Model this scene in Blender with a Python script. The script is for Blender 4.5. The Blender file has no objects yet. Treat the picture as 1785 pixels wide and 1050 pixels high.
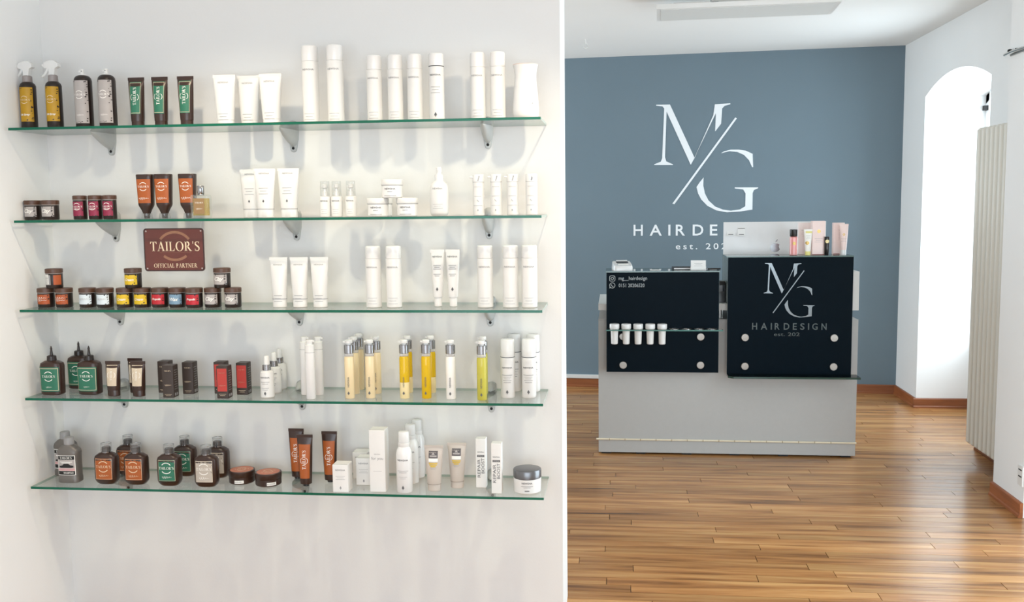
import bpy, math, random
from mathutils import Vector, Matrix
from mathutils.geometry import tessellate_polygon

random.seed(7)
SC = bpy.context.scene
COL = SC.collection
PI = math.pi

# ---------------------------------------------------------------- camera
FPX, YAW, PITCH, ROLL, EYE = 1670.9, .10807, .10042, -.01121, 1.6
_f = Vector((-math.sin(YAW), math.cos(YAW), 0)); _r = Vector((math.cos(YAW), math.sin(YAW), 0)); _u = Vector((0, 0, 1))
CW = _f * math.cos(PITCH) - _u * math.sin(PITCH)
_u2 = _u * math.cos(PITCH) + _f * math.sin(PITCH)
CR = _r * math.cos(ROLL) + _u2 * math.sin(ROLL)
CU = _u2 * math.cos(ROLL) - _r * math.sin(ROLL)
cam = bpy.data.cameras.new('camera')
cam.sensor_fit = 'HORIZONTAL'; cam.sensor_width = 36.0; cam.lens = FPX / 1785 * 36.0
cam.clip_start = .05; cam.clip_end = 100
camo = bpy.data.objects.new('camera', cam); COL.objects.link(camo)
m3 = Matrix((CR, CU, -CW)).transposed()
camo.matrix_world = Matrix.Translation((0, 0, EYE)) @ m3.to_4x4()
SC.camera = camo

# ---------------------------------------------------------------- world, lights, exposure
SC.view_settings.view_transform = 'Standard'; SC.view_settings.look = 'None'
SC.view_settings.gamma = 1.0; SC.view_settings.use_curve_mapping = False
SC.view_settings.exposure = 0.0
SC.cycles.transparent_max_bounces = 24
wd = bpy.data.worlds.new('sky'); SC.world = wd; wd.use_nodes = True
wd.node_tree.nodes['Background'].inputs['Color'].default_value = (.86, .93, 1.0, 1)
wd.node_tree.nodes['Background'].inputs['Strength'].default_value = 1.3

def area(name, loc, aim, sx, sy, power, color):
    l = bpy.data.lights.new(name, 'AREA'); l.shape = 'RECTANGLE'; l.size = sx; l.size_y = sy
    l.energy = power; l.color = color
    o = bpy.data.objects.new(name, l); COL.objects.link(o)
    o.location = loc; o.rotation_euler = (Vector(aim)).to_track_quat('-Z', 'Y').to_euler()
    return o
DAY = (.82, .92, 1.0)
area('daylight_shopfront', (0.2, -2.62, 1.35), (0, 1, 0), 4.1, 2.0, 116, (.79, .905, 1.0))
area('daylight_arched_window', (2.86, 6.95, 1.45), (-1, 0, 0), 1.2, 1.9, 64, DAY)
area('daylight_glass_door', (2.50, 3.55, 1.2), (-1, 0, 0), 1.9, 2.2, 92, DAY)

area('daylight_side_window', (-3.52, 7.0, 1.27), (1, 0, 0), 2.2, 2.1, 108, DAY)

def lamp(name, loc, power, aim, color=(1.0, .85, .63), rad=.03):
    l = bpy.data.lights.new(name, 'SPOT'); l.energy = power; l.color = color; l.shadow_soft_size = rad
    l.spot_size = math.radians(110); l.spot_blend = .9
    o = bpy.data.objects.new(name, l); COL.objects.link(o); o.location = loc
    o.rotation_euler = (Vector(aim) - Vector(loc)).to_track_quat('-Z', 'Y').to_euler()
    return o
lamp('shelf_spotlight', (0.02, 2.67, 2.40), 37, (-1.0, 3.3, .3))
lamp('shelf_spotlight', (-1.32, 2.62, 2.52), 38, (-1.35, 3.3, .2))

# ---------------------------------------------------------------- pixel -> place helpers (used once, to find where things stand)
def ray(x, y):
    return CW + CR * ((x - 892.5) / FPX) - CU * ((y - 525) / FPX)
def at_y(x, y, Y):
    d = ray(x, y); t = Y / d.y; return Vector((d.x * t, Y, EYE + d.z * t))
def at_z(x, y, Z):
    d = ray(x, y); t = (Z - EYE) / d.z; return Vector((d.x * t, d.y * t, Z))

# ---------------------------------------------------------------- materials
def lin(c):
    def g(v):
        v /= 255.0
        return v / 12.92 if v <= .04045 else ((v + .055) / 1.055) ** 2.4
    return (g(c[0]), g(c[1]), g(c[2]), 1)
MATS = {}
def mat(name, rgb=(200, 200, 200), rough=.5, metal=0.0, noise=0.0, nscale=60.0, bump=0.0, bscale=200.0, spec=.5, coat=0.0, sss=0.0):
    if name in MATS: return MATS[name]
    m = bpy.data.materials.new(name); m.use_nodes = True
    nt = m.node_tree; b = nt.nodes['Principled BSDF']
    b.inputs['Base Color'].default_value = lin(rgb); b.inputs['Roughness'].default_value = rough
    b.inputs['Metallic'].default_value = metal
    b.inputs['Specular IOR Level'].default_value = spec
    b.inputs['Coat Weight'].default_value = coat
    if sss: b.inputs['Subsurface Weight'].default_value = sss
    tc = nt.nodes.new('ShaderNodeTexCoord')
    if noise:
        n = nt.nodes.new('ShaderNodeTexNoise'); n.inputs['Scale'].default_value = nscale; n.inputs['Detail'].default_value = 5
        nt.links.new(tc.outputs['Object'], n.inputs['Vector'])
        mx = nt.nodes.new('ShaderNodeMix'); mx.data_type = 'RGBA'
        c = lin(rgb); mx.inputs[6].default_value = tuple(min(1, v * (1 - noise)) for v in c[:3]) + (1,)
        mx.inputs[7].default_value = tuple(min(1, v * (1 + noise)) for v in c[:3]) + (1,)
        nt.links.new(n.outputs['Fac'], mx.inputs[0]); nt.links.new(mx.outputs[2], b.inputs['Base Color'])
    if bump:
        n2 = nt.nodes.new('ShaderNodeTexNoise'); n2.inputs['Scale'].default_value = bscale; n2.inputs['Detail'].default_value = 4
        nt.links.new(tc.outputs['Object'], n2.inputs['Vector'])
        bp = nt.nodes.new('ShaderNodeBump'); bp.inputs['Strength'].default_value = bump; bp.inputs['Distance'].default_value = .002
        nt.links.new(n2.outputs['Fac'], bp.inputs['Height']); nt.links.new(bp.outputs['Normal'], b.inputs['Normal'])
    MATS[name] = m
    return m

def clear(name, tint, rough=0.0, ior=1.45, haze=0.0, haze_rgb=(240, 240, 240)):
    """clear sheet: tinted see-through with a fresnel gloss; lets lamp light pass so it casts a pale shadow"""
    if name in MATS: return MATS[name]
    m = bpy.data.materials.new(name); m.use_nodes = True; nt = m.node_tree
    nt.nodes.remove(nt.nodes['Principled BSDF']); out = nt.nodes['Material Output']
    tr = nt.nodes.new('ShaderNodeBsdfTransparent'); tr.inputs['Color'].default_value = (*tint, 1)
    gl = nt.nodes.new('ShaderNodeBsdfGlossy'); gl.inputs['Roughness'].default_value = rough
    # Schlick reflectance from the facing angle, the same from both sides of the sheet
    lw = nt.nodes.new('ShaderNodeLayerWeight'); lw.inputs['Blend'].default_value = .5
    pw = nt.nodes.new('ShaderNodeMath'); pw.operation = 'POWER'; pw.inputs[1].default_value = 5.0
    nt.links.new(lw.outputs['Facing'], pw.inputs[0])
    r0 = ((ior - 1) / (ior + 1)) ** 2
    fr = nt.nodes.new('ShaderNodeMath'); fr.operation = 'MULTIPLY_ADD'; fr.inputs[1].default_value = 1 - r0; fr.inputs[2].default_value = r0
    nt.links.new(pw.outputs[0], fr.inputs[0])
    mx = nt.nodes.new('ShaderNodeMixShader')
    nt.links.new(fr.outputs[0], mx.inputs[0]); nt.links.new(gl.outputs[0], mx.inputs[2])
    if haze:
        df = nt.nodes.new('ShaderNodeBsdfDiffuse'); df.inputs['Color'].default_value = lin(haze_rgb)
        m2 = nt.nodes.new('ShaderNodeMixShader'); m2.inputs[0].default_value = haze
        nt.links.new(tr.outputs[0], m2.inputs[1]); nt.links.new(df.outputs[0], m2.inputs[2])
        nt.links.new(m2.outputs[0], mx.inputs[1])
    else:
        nt.links.new(tr.outputs[0], mx.inputs[1])
    nt.links.new(mx.outputs[0], out.inputs['Surface'])
    MATS[name] = m
    return m

def wood(name, ca, cb, cc, rough=.35, stretch=(1.2, 22, 22)):
    if name in MATS: return MATS[name]
    m = bpy.data.materials.new(name); m.use_nodes = True; nt = m.node_tree; b = nt.nodes['Principled BSDF']
    tc = nt.nodes.new('ShaderNodeTexCoord'); oi = nt.nodes.new('ShaderNodeObjectInfo')
    geo = nt.nodes.new('ShaderNodeNewGeometry')
    add = nt.nodes.new('ShaderNodeVectorMath'); add.operation = 'ADD'
    mul = nt.nodes.new('ShaderNodeVectorMath'); mul.operation = 'SCALE'; mul.inputs[3].default_value = 37.0
    cmb = nt.nodes.new('ShaderNodeCombineXYZ')
    for i in range(3): nt.links.new(oi.outputs['Random'], cmb.inputs[i])
    nt.links.new(cmb.outputs[0], mul.inputs[0])
    nt.links.new(geo.outputs['Position'], add.inputs[0]); nt.links.new(mul.outputs[0], add.inputs[1])
    mp = nt.nodes.new('ShaderNodeMapping'); mp.inputs['Scale'].default_value = stretch
    nt.links.new(add.outputs[0], mp.inputs['Vector'])
    n1 = nt.nodes.new('ShaderNodeTexNoise'); n1.inputs['Scale'].default_value = 1.6; n1.inputs['Detail'].default_value = 7; n1.inputs['Distortion'].default_value = .6
    n2 = nt.nodes.new('ShaderNodeTexNoise'); n2.inputs['Scale'].default_value = 7.0; n2.inputs['Detail'].default_value = 6
    nt.links.new(mp.outputs[0], n1.inputs['Vector']); nt.links.new(mp.outputs[0], n2.inputs['Vector'])
    rp = nt.nodes.new('ShaderNodeValToRGB'); e = rp.color_ramp.elements
    e[0].position = .22; e[0].color = lin(ca); e[1].position = .80; e[1].color = lin(cc)
    k = rp.color_ramp.elements.new(.47); k.color = lin(cb)
    nt.links.new(n1.outputs['Fac'], rp.inputs['Fac'])
    hs = nt.nodes.new('ShaderNodeHueSaturation')
    mr = nt.nodes.new('ShaderNodeMapRange'); mr.inputs[3].default_value = .74; mr.inputs[4].default_value = 1.14
    nt.links.new(oi.outputs['Random'], mr.inputs[0]); nt.links.new(mr.outputs[0], hs.inputs['Value'])
    mr2 = nt.nodes.new('ShaderNodeMapRange'); mr2.inputs[3].default_value = .86; mr2.inputs[4].default_value = 1.12
    nt.links.new(n2.outputs['Fac'], mr2.inputs[0])
    mm = nt.nodes.new('ShaderNodeMix'); mm.data_type = 'RGBA'; mm.blend_type = 'MULTIPLY'; mm.inputs[0].default_value = 1.0
    nt.links.new(rp.outputs['Color'], hs.inputs['Color']); nt.links.new(hs.outputs['Color'], mm.inputs[6])
    nt.links.new(mr2.outputs[0], mm.inputs[7]); nt.links.new(mm.outputs[2], b.inputs['Base Color'])
    b.inputs['Roughness'].default_value = rough
    bp = nt.nodes.new('ShaderNodeBump'); bp.inputs['Strength'].default_value = .02; bp.inputs['Distance'].default_value = .001
    nt.links.new(n2.outputs['Fac'], bp.inputs['Height']); nt.links.new(bp.outputs['Normal'], b.inputs['Normal'])
    MATS[name] = m
    return m

M_WALL = mat('white_wall_paint', (238, 238, 237), .85, noise=.015, nscale=3, bump=.12, bscale=120)
M_WALL2 = mat('partition_wall_paint', (225, 224, 222), .85, noise=.012, nscale=3, bump=.1, bscale=120)
M_CEIL = mat('ceiling_paint', (236, 236, 234), .9, noise=.02, nscale=2, bump=.1, bscale=90)
M_BLUE = mat('blue_grey_wall_paint', (108, 126, 137), .62, noise=.05, nscale=2.2, bump=.12, bscale=160)
M_GLASS = clear('shelf_glass', (.94, .975, .965), 0.0, 1.5)
M_EDGE = mat('glass_edge_green', (8, 92, 70), .15, noise=.3, nscale=9, spec=.35)
M_PANE = clear('window_glass', (.96, .98, .98), 0.0, 1.45)
M_STEEL = mat('brushed_steel', (196, 194, 190), .32, 1.0, noise=.06, nscale=300)
M_BRACKET = mat('grey_bracket_metal', (178, 180, 178), .4, .1, noise=.04, nscale=80)
M_DARK = mat('dark_hole', (14, 14, 15), .7, noise=.1)
M_SILVER = mat('counter_silver_laminate', (176, 175, 172), .45, 0.0, noise=.03, nscale=40, bump=.05, bscale=400)
M_SLAB = mat('counter_white_top', (214, 213, 208), .4, noise=.03)
M_BLACKGLASS = mat('black_glass_panel', (5, 17, 25), .3, 0.0, noise=.15, nscale=30, spec=.04)
M_MIRROR = mat('mirror_lettering', (128, 136, 140), .22, 1.0, noise=.03)
M_VINYL = mat('white_vinyl_lettering', (240, 244, 247), .5, noise=.01)
M_VINYL2 = mat('grey_vinyl_lettering', (165, 172, 174), .5, noise=.02)
M_RAD = mat('radiator_enamel', (222, 219, 209), .35, noise=.01)
M_BASE = wood('baseboard_wood', (118, 66, 34), (146, 84, 46), (166, 100, 58), .45, (1.5, 1.5, 14))
M_PLANK = wood('laminate_plank', (96, 60, 34), (172, 120, 72), (210, 165, 108), .24, (.95, 13, 13))
M_SEAM = mat('plank_seam', (62, 42, 28), .8, noise=.2)
M_WHITE = mat('white_plastic', (224, 223, 220), .38, noise=.01, nscale=20)
M_WHITEG = mat('white_gloss_plastic', (228, 227, 225), .2, noise=.01, nscale=20)
M_CARD = mat('white_carton', (230, 229, 226), .55, noise=.015, nscale=40)
M_AMBER = mat('brown_plastic', (52, 32, 24), .3, noise=.12, nscale=25, spec=.5)
M_AMBER2 = mat('dark_brown_plastic', (32, 21, 17), .35, noise=.1, nscale=25)
M_LIDBR = mat('brown_lid', (82, 55, 41), .4, noise=.12, nscale=40)
M_BLACKP = mat('black_plastic', (20, 18, 18), .3, noise=.1)
M_INK = mat('dark_grey_ink', (92, 92, 94), .6, noise=.05)
M_INKL = mat('pale_grey_ink', (150, 150, 152), .6, noise=.05)
M_INKW = mat('white_ink', (246, 244, 238), .6, noise=.02)
M_CREAM = mat('cream_ink', (226, 206, 176), .6, noise=.08, nscale=100)
M_CHROME = mat('chrome', (158, 158, 160), .24, 1.0, noise=.02)
M_FROST = clear('frosted_clear_plastic', (.93, .93, .93), .15, 1.4, haze=.45)
M_MILK = clear('milky_plastic', (.95, .95, .95), .15, 1.4, haze=.72, haze_rgb=(246, 246, 244))
M_CLEARP = clear('clear_plastic', (.90, .91, .91), .02, 1.5, haze=.07)
def lab(name, rgb, n=.10): return mat('label_' + name, rgb, .5, noise=n, nscale=45)

# ---------------------------------------------------------------- geometry: a geom is (verts, faces)
def join(*gs):
    V, Fc = [], []
    for v, f in gs:
        o = len(V); V += list(v); Fc += [tuple(i + o for i in q) for q in f]
    return V, Fc
def move(g, x=0, y=0, z=0): return [(a + x, b + y, c + z) for a, b, c in g[0]], g[1]
def rotx(g, a):
    c, s = math.cos(a), math.sin(a); return [(x, y * c - z * s, y * s + z * c) for x, y, z in g[0]], g[1]
def roty(g, a):
    c, s = math.cos(a), math.sin(a); return [(x * c + z * s, y, -x * s + z * c) for x, y, z in g[0]], g[1]
def rotz(g, a):
    c, s = math.cos(a), math.sin(a); return [(x * c - y * s, x * s + y * c, z) for x, y, z in g[0]], g[1]
def box(x0, x1, y0, y1, z0, z1):
    v = [(x0, y0, z0), (x1, y0, z0), (x1, y1, z0), (x0, y1, z0), (x0, y0, z1), (x1, y0, z1), (x1, y1, z1), (x0, y1, z1)]
    return v, [(0, 3, 2, 1), (4, 5, 6, 7), (0, 1, 5, 4), (1, 2, 6, 5), (2, 3, 7, 6), (3, 0, 4, 7)]
def rings(rs, cap0=True, cap1=True):
    n = len(rs[0]); V = [p for r in rs for p in r]; Fc = []
    for k in range(len(rs) - 1):
        for i in range(n):
            j = (i + 1) % n; Fc.append((k * n + i, k * n + j, (k + 1) * n + j, (k + 1) * n + i))
    if cap0: Fc.append(tuple(range(n - 1, -1, -1)))
    if cap1: Fc.append(tuple(range((len(rs) - 1) * n, len(rs) * n)))
    return V, Fc
def sgn(v, e): return math.copysign(abs(v) ** e, v)
def slice_x(flat, step):
    """cut flat lettering into narrow upright strips so that it can bend round a curved surface"""
    V, Fc = [], []
    def clip(p, x, keep_right):
        out = []
        for i in range(len(p)):
            a, b = p[i - 1], p[i]; ia, ib = (a[0] >= x) == keep_right, (b[0] >= x) == keep_right
            if ia != ib:
                t = (x - a[0]) / (b[0] - a[0]); out.append((x, a[1] + (b[1] - a[1]) * t))
            if ib: out.append(b)
        return out
    for f in flat[1]:
        p = [flat[0][i] for i in f]; x0, x1 = min(q[0] for q in p), max(q[0] for q in p)
        k0, k1 = math.floor(x0 / step), math.ceil(x1 / step)
        if k1 - k0 <= 1: Fc.append(tuple(range(len(V), len(V) + len(p)))); V += p; continue
        for k in range(k0, k1):
            q = p if x0 >= k * step else clip(p, k * step, True)
            if len(q) > 2 and x1 > (k + 1) * step: q = clip(q, (k + 1) * step, False)
            if len(q) > 2: Fc.append(tuple(range(len(V), len(V) + len(q)))); V += q
    return V, Fc
class Shape:
    """stack of super-ellipse sections (z, half width, half depth, exponent); front faces -y"""
    def __init__(s, secs): s.s = [tuple(q) + ((2.0,) if len(q) == 3 else ()) for q in secs]
    def geom(s, seg=28):
        return rings([[(rx * sgn(math.cos(2 * PI * i / seg), 2 / n), ry * sgn(math.sin(2 * PI * i / seg), 2 / n), z) for i in range(seg)] for z, rx, ry, n in s.s])
    def sec(s, z):
        S = s.s
        if z <= S[0][0]: return S[0]
        for a, b in zip(S, S[1:]):
            if a[0] <= z <= b[0]:
                t = (z - a[0]) / max(1e-9, b[0] - a[0]); return tuple(p + (q - p) * t for p, q in zip(a, b))
        return S[-1]
    def pt(s, u, z, eps=.0005):
        _, rx, ry, n = s.sec(z); q = min(.998, abs(u) / rx)
        return (u * (1 + eps / rx), -ry * (1 - q ** n) ** (1 / n) - eps, z)
    def patch(s, u0, u1, z0, z1, eps=.0004, rel=True, nu=12, nz=6):
        V, Fc = [], []
        for j in range(nz + 1):
            z = z0 + (z1 - z0) * j / nz; rx = s.sec(z)[1] if rel else 1
            a0, a1 = math.asin(max(-1, min(1, u0 if rel else u0 / s.sec(z)[1]))), math.asin(max(-1, min(1, u1 if rel else u1 / s.sec(z)[1])))
            R = s.sec(z)[1]
            for i in range(nu + 1):
                V.append(s.pt(R * math.sin(a0 + (a1 - a0) * i / nu), z, eps))
        for j in range(nz):
            for i in range(nu):
                k = j * (nu + 1) + i; Fc.append((k, k + 1, k + nu + 2, k + nu + 1))
        return V, Fc
    def decal(s, flat, u, z, eps=.0009):
        flat = slice_x(flat, .0025)
        return [s.pt(u + x, z + y, eps) for x, y in flat[0]], flat[1]
def lathe(prof, seg=28): return Shape([(z, r, r) for z, r in prof]).geom(seg)
def rrect(z, w, d, r, k=3, cx=0, cy=0):
    P = []
    for q, (sx, sy) in enumerate(((1, 1), (-1, 1), (-1, -1), (1, -1))):
        for i in range(k + 1):
            a = PI / 2 * (q + i / k); P.append((cx + sx * (w / 2 - r) + r * math.cos(a), cy + sy * (d / 2 - r) + r * math.sin(a), z))
    return P
def rbox(w, d, h, r=.0015, z0=0):
    b = min(.0012, r)
    return rings([rrect(z0, w - 2 * b, d - 2 * b, r, 2), rrect(z0 + b, w, d, r, 2), rrect(z0 + h - b, w, d, r, 2), rrect(z0 + h, w - 2 * b, d - 2 * b, r, 2)])
def tube(path, rads, seg=10):
    P = [Vector(p) for p in path]; rs = []
    if not isinstance(rads, (list, tuple)): rads = [rads] * len(P)
    up = Vector((0, 0, 1))
    for i, p in enumerate(P):
        t = (P[min(i + 1, len(P) - 1)] - P[max(i - 1, 0)]).normalized()
        a = t.cross(up if abs(t.z) < .95 else Vector((1, 0, 0))).normalized(); b = t.cross(a)
        rs.append([tuple(p + (a * math.cos(2 * PI * k / seg) + b * math.sin(2 * PI * k / seg)) * rads[i]) for k in range(seg)])
    return rings(rs)
def prism(poly, y0, y1):
    """polygon in xz, extruded from y0 (front) to y1"""
    n = len(poly); V = [(x, y0, z) for x, z in poly] + [(x, y1, z) for x, z in poly]
    Fc = [(i, (i + 1) % n, (i + 1) % n + n, i + n) for i in range(n)]
    for t in tessellate_polygon([[Vector((x, z, 0)) for x, z in poly]]):
        Fc.append(tuple(t)); Fc.append(tuple(q + n for q in reversed(t)))
    return V, Fc

# ---------------------------------------------------------------- flat lettering: a flat is (2d verts, faces)
def fjoin(*fs):
    V, Fc = [], []
    for v, f in fs:
        o = len(V); V += list(v); Fc += [tuple(i + o for i in q) for q in f]
    return V, Fc
def fmove(f, x, y, s=1, sy=None): return [(a * s + x, b * (sy if sy is not None else s) + y) for a, b in f[0]], f[1]
def fturn(f): return [(-b, a) for a, b in f[0]], f[1]
def fpoly(p):
    t = tessellate_polygon([[Vector((x, y, 0)) for x, y in p]]); return list(p), [tuple(q) for q in t]
def fbox(x0, x1, y0, y1): return [(x0, y0), (x1, y0), (x1, y1), (x0, y1)], [(0, 1, 2, 3)]
def farc(cx, cy, r, w, a0, a1, n=12, sy=1.0):
    V, Fc = [], []
    for i in range(n + 1):
        a = a0 + (a1 - a0) * i / n
        V += [(cx + (r - w / 2) * math.cos(a), cy + (r - w / 2) * math.sin(a) * sy), (cx + (r + w / 2) * math.cos(a), cy + (r + w / 2) * math.sin(a) * sy)]
        if i: Fc.append((2 * i - 2, 2 * i - 1, 2 * i + 1, 2 * i))
    return V, Fc
def fstroke(pts, ws):
    V, Fc = [], []
    if not isinstance(ws, (list, tuple)): ws = [ws] * len(pts)
    for i, (x, y) in enumerate(pts):
        a, b = pts[max(0, i - 1)], pts[min(len(pts) - 1, i + 1)]
        dx, dy = b[0] - a[0], b[1] - a[1]; l = math.hypot(dx, dy) or 1
        V += [(x - dy / l * ws[i] / 2, y + dx / l * ws[i] / 2), (x + dy / l * ws[i] / 2, y - dx / l * ws[i] / 2)]
        if i: Fc.append((2 * i - 2, 2 * i - 1, 2 * i + 1, 2 * i))
    return V, Fc
def fbounds(f):
    xs = [p[0] for p in f[0]]; ys = [p[1] for p in f[0]]; return min(xs), max(xs), min(ys), max(ys)
def ffit(f, x0, x1, y0, y1):
    a, b, c, d = fbounds(f); sx = (x1 - x0) / (b - a); sy = (y1 - y0) / (d - c)
    return [((x - a) * sx + x0, (y - c) * sy + y0) for x, y in f[0]], f[1]
def fcenter(f, w, h=None):
    """scale to width w (height h or in proportion) and centre on 0,0"""
    a, b, c, d = fbounds(f); s = w / (b - a); t = s if h is None else h / (d - c)
    return [((x - (a + b) / 2) * s, (y - (c + d) / 2) * t) for x, y in f[0]], f[1]
_tc = {}
def sans(txt, bold=0.0, shear=0.0, space=1.0):
    k = (txt, bold, shear, space)
    if k in _tc: return _tc[k]
    cu = bpy.data.curves.new('lettering', 'FONT'); cu.body = txt; cu.size = 1; cu.offset = bold; cu.shear = shear
    cu.space_character = space; cu.resolution_u = 3
    o = bpy.data.objects.new('lettering', cu); COL.objects.link(o)
    dg = bpy.context.evaluated_depsgraph_get(); me = bpy.data.meshes.new_from_object(o.evaluated_get(dg))
    f = [(v.co.x, v.co.y) for v in me.vertices], [tuple(p.vertices) for p in me.polygons]
    bpy.data.objects.remove(o); bpy.data.curves.remove(cu); bpy.data.meshes.remove(me)
    _tc[k] = f
    return f
def serif(txt, gap=.06):
    TH, TN, SH = .15, .055, .045
    def sf(x0, x1): return [fbox(x0, x1, 0, SH)]
    def st(x0, x1): return [fbox(x0, x1, 1 - SH, 1)]
    def bowl(): return [farc(.30, .74, .235, .13, -PI / 2, PI / 2, 14, 1.0), fbox(.1, .32, .945, 1), fbox(.2, .32, .46, .515)]
    G = {
        'I': (.36, [fbox(.105, .255, 0, 1)] + sf(.02, .34) + st(.02, .34)),
        'L': (.68, [fbox(.1, .25, 0, 1)] + st(.02, .34) + [fbox(.02, .62, 0, .05), fpoly([(.5, .05), (.6, .05), (.645, .27), (.61, .27)])]),
        'T': (.76, [fbox(.03, .73, .945, 1), fpoly([(.03, .95), (.02, .74), (.055, .74), (.13, .95)]), fpoly([(.63, .95), (.705, .74), (.74, .74), (.73, .95)]), fbox(.305, .455, 0, 1)] + sf(.22, .54)),
        'A': (.84, [fstroke([(.12, 0), (.41, 1)], TN), fstroke([(.40, 1), (.70, 0)], TH), fbox(.2, .58, .30, .35)] + sf(0, .24) + sf(.54, .86)),
        'O': (.94, [fjoin(*[farc(.47, .5, 1, 0, 0, 0, 1)][:0]) if 0 else _oval(.47, .5, .45, .52, .29, .475, 0, 2 * PI)]),
        'C': (.86, [_oval(.47, .5, .45, .52, .29, .475, .30 * PI, 1.72 * PI), fpoly([(.70, .78), (.74, .70), (.77, .70), (.77, .98), (.74, .98)])]),
        'R': (.82, [fbox(.1, .25, 0, 1)] + sf(.02, .34) + st(.02, .3) + bowl() + [fstroke([(.34, .52), (.72, 0)], TH)] + sf(.64, .86)),
        'P': (.70, [fbox(.1, .25, 0, 1)] + sf(.02, .34) + st(.02, .3) + bowl()),
        'S': (.62, [fstroke([(.52, .72), (.49, .9), (.36, .98), (.2, .96), (.1, .86), (.11, .70), (.24, .58), (.40, .47), (.51, .34), (.50, .15), (.38, .03), (.2, .02), (.09, .12), (.06, .3)],
                            [.03, .06, .055, .07, .11, .14, .155, .155, .14, .11, .07, .055, .05, .03]), fbox(.045, .075, 0, .3), fbox(.5, .53, .7, 1)]),
        'N': (.88, [fbox(.12, .175, 0, 1), fbox(.68, .735, 0, 1), fstroke([(.13, .98), (.71, .02)], TH)] + sf(.02, .28) + st(.02, .2) + st(.57, .85)),
        'E': (.70, [fbox(.1, .25, 0, 1), fbox(.02, .6, .95, 1), fbox(.02, .62, 0, .05), fbox(.25, .48, .49, .54), fbox(.58, .61, .76, 1), fbox(.61, .64, 0, .26), fbox(.46, .49, .40, .63)]),
        'F': (.64, [fbox(.1, .25, 0, 1), fbox(.02, .58, .95, 1), fbox(.25, .46, .49, .54), fbox(.56, .59, .76, 1), fbox(.44, .47, .40, .63)] + sf(.02, .36)),
        "'": (.22, [fpoly([(.06, 1.02), (.17, 1.02), (.13, .72), (.10, .72)])]),
        ' ': (.32, [])}
    x, out = 0, []
    for ch in txt:
        adv, ps = G[ch]
        for p in ps: out.append(fmove(p, x, 0))
        x += adv + gap
    return fjoin(*out)
def _oval(cx, cy, ox, oy, ix, iy, a0, a1, n=24):
    V, Fc = [], []
    for i in range(n + 1):
        a = a0 + (a1 - a0) * i / n
        V += [(cx + ix * math.cos(a), cy + iy * math.sin(a)), (cx + ox * math.cos(a), cy + oy * math.sin(a))]
        if i: Fc.append((2 * i - 2, 2 * i - 1, 2 * i + 1, 2 * i))
    return V, Fc
def badge(w):
    """serif name between two arcs, width w, centred"""
    t = fcenter(serif("TAILOR'S"), w)
    return fjoin(t, farc(0, 0, w * .36, w * .05, PI * .2, PI * .8), farc(0, 0, w * .36, w * .05, PI * 1.2, PI * 1.8))
def drop(h):
    return fjoin(fpoly([(0, h / 2), (h * .22, h * .1), (h * .27, -h * .15), (0, -h * .28), (-h * .27, -h * .15), (-h * .22, h * .1)]), fpoly([(0, -h * .3), (h * .14, -h * .24), (0, -h / 2), (-h * .14, -h * .24)]))
def lines(w, n, step, th=.0012):
    out = []
    for i in range(n):
        ww = w * (1 if i % 2 == 0 else .72); out.append(fbox(-ww / 2, ww / 2, -i * step - th / 2, -i * step + th / 2))
    return fjoin(*out)
def script(txt, w): return fcenter(sans(txt, .012, .35, .9), w)
def squiggle(w, loops=5, words=1):
    """unreadable handwriting: looping pen strokes of width w, centred"""
    out = []; n = loops * 8
    for k in range(words):
        y0 = (words - 1) * w * .13 - k * w * .26; p = []
        for i in range(n + 1):
            t = i / n; a = 2 * PI * loops * t
            p.append(((t - .5) * w + .025 * w * math.cos(a), y0 + w * (.085 + .05 * math.sin(5 * t + k)) * math.sin(a) + w * .05 * t))
        out.append(fstroke(p, [w * (.022 + .018 * (i % 8 < 4)) for i in range(n + 1)]))
    return fjoin(*out)
def script2(txt, w): return squiggle(w, {'Royal': 4, 'Fibre': 5}.get(txt, 6), 2 if txt == 'Royal' else 1)
def flecks(w, h, n, seed):
    rnd = random.Random(seed); out = []
    for i in range(n):
        side = rnd.random()
        x = w / 2 - abs(rnd.gauss(0, w * .06)) if side < .6 else rnd.uniform(-w / 2, w / 2)
        y = rnd.uniform(-h / 2, h / 2) if side < .6 else rnd.choice((-1, 1)) * (h / 2 - rnd.uniform(0, h * .03))
        r = rnd.uniform(.0008, .0028)
        out.append(fpoly([(x + r * rnd.uniform(.5, 1.4) * math.cos(a), y + r * rnd.uniform(.4, 1.3) * math.sin(a)) for a in [k * PI / 3 for k in range(6)]]))
    return fjoin(*out)

# ---------------------------------------------------------------- objects
def mesh_of(name, geom, material, smooth=True):
    me = bpy.data.meshes.new(name); me.from_pydata([tuple(v) for v in geom[0]], [], [tuple(f) for f in geom[1]])
    me.materials.append(material)
    if smooth:
        me.polygons.foreach_set('use_smooth', [True] * len(me.polygons))
        me.set_sharp_from_angle(angle=math.radians(35))
    me.update()
    return me
def link(name, me, parent=None):
    o = bpy.data.objects.new(name, me); COL.objects.link(o)
    if parent is not None: o.parent = parent
    return o
def obj(name, geom, material, parent=None, smooth=True): return link(name, mesh_of(name, geom, material, smooth), parent)
def tag(o, label=None, cat=None, group=None, kind=None):
    if label: o['label'] = label
    if cat: o['category'] = cat
    if group: o['group'] = group
    if kind: o['kind'] = kind
    return o
def struct(name, geom, material, label, parent=None, smooth=False):
    o = obj(name, geom, material, parent, smooth)
    if parent is None: tag(o, label, None, None, 'structure')
    return o
def thing(name, label, cat, loc=(0, 0, 0), rz=0, group=None):
    o = bpy.data.objects.new(name, None); COL.objects.link(o); o.empty_display_size = .02
    o.location = loc; o.rotation_euler = (0, 0, rz)
    return tag(o, label, cat, group)

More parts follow.
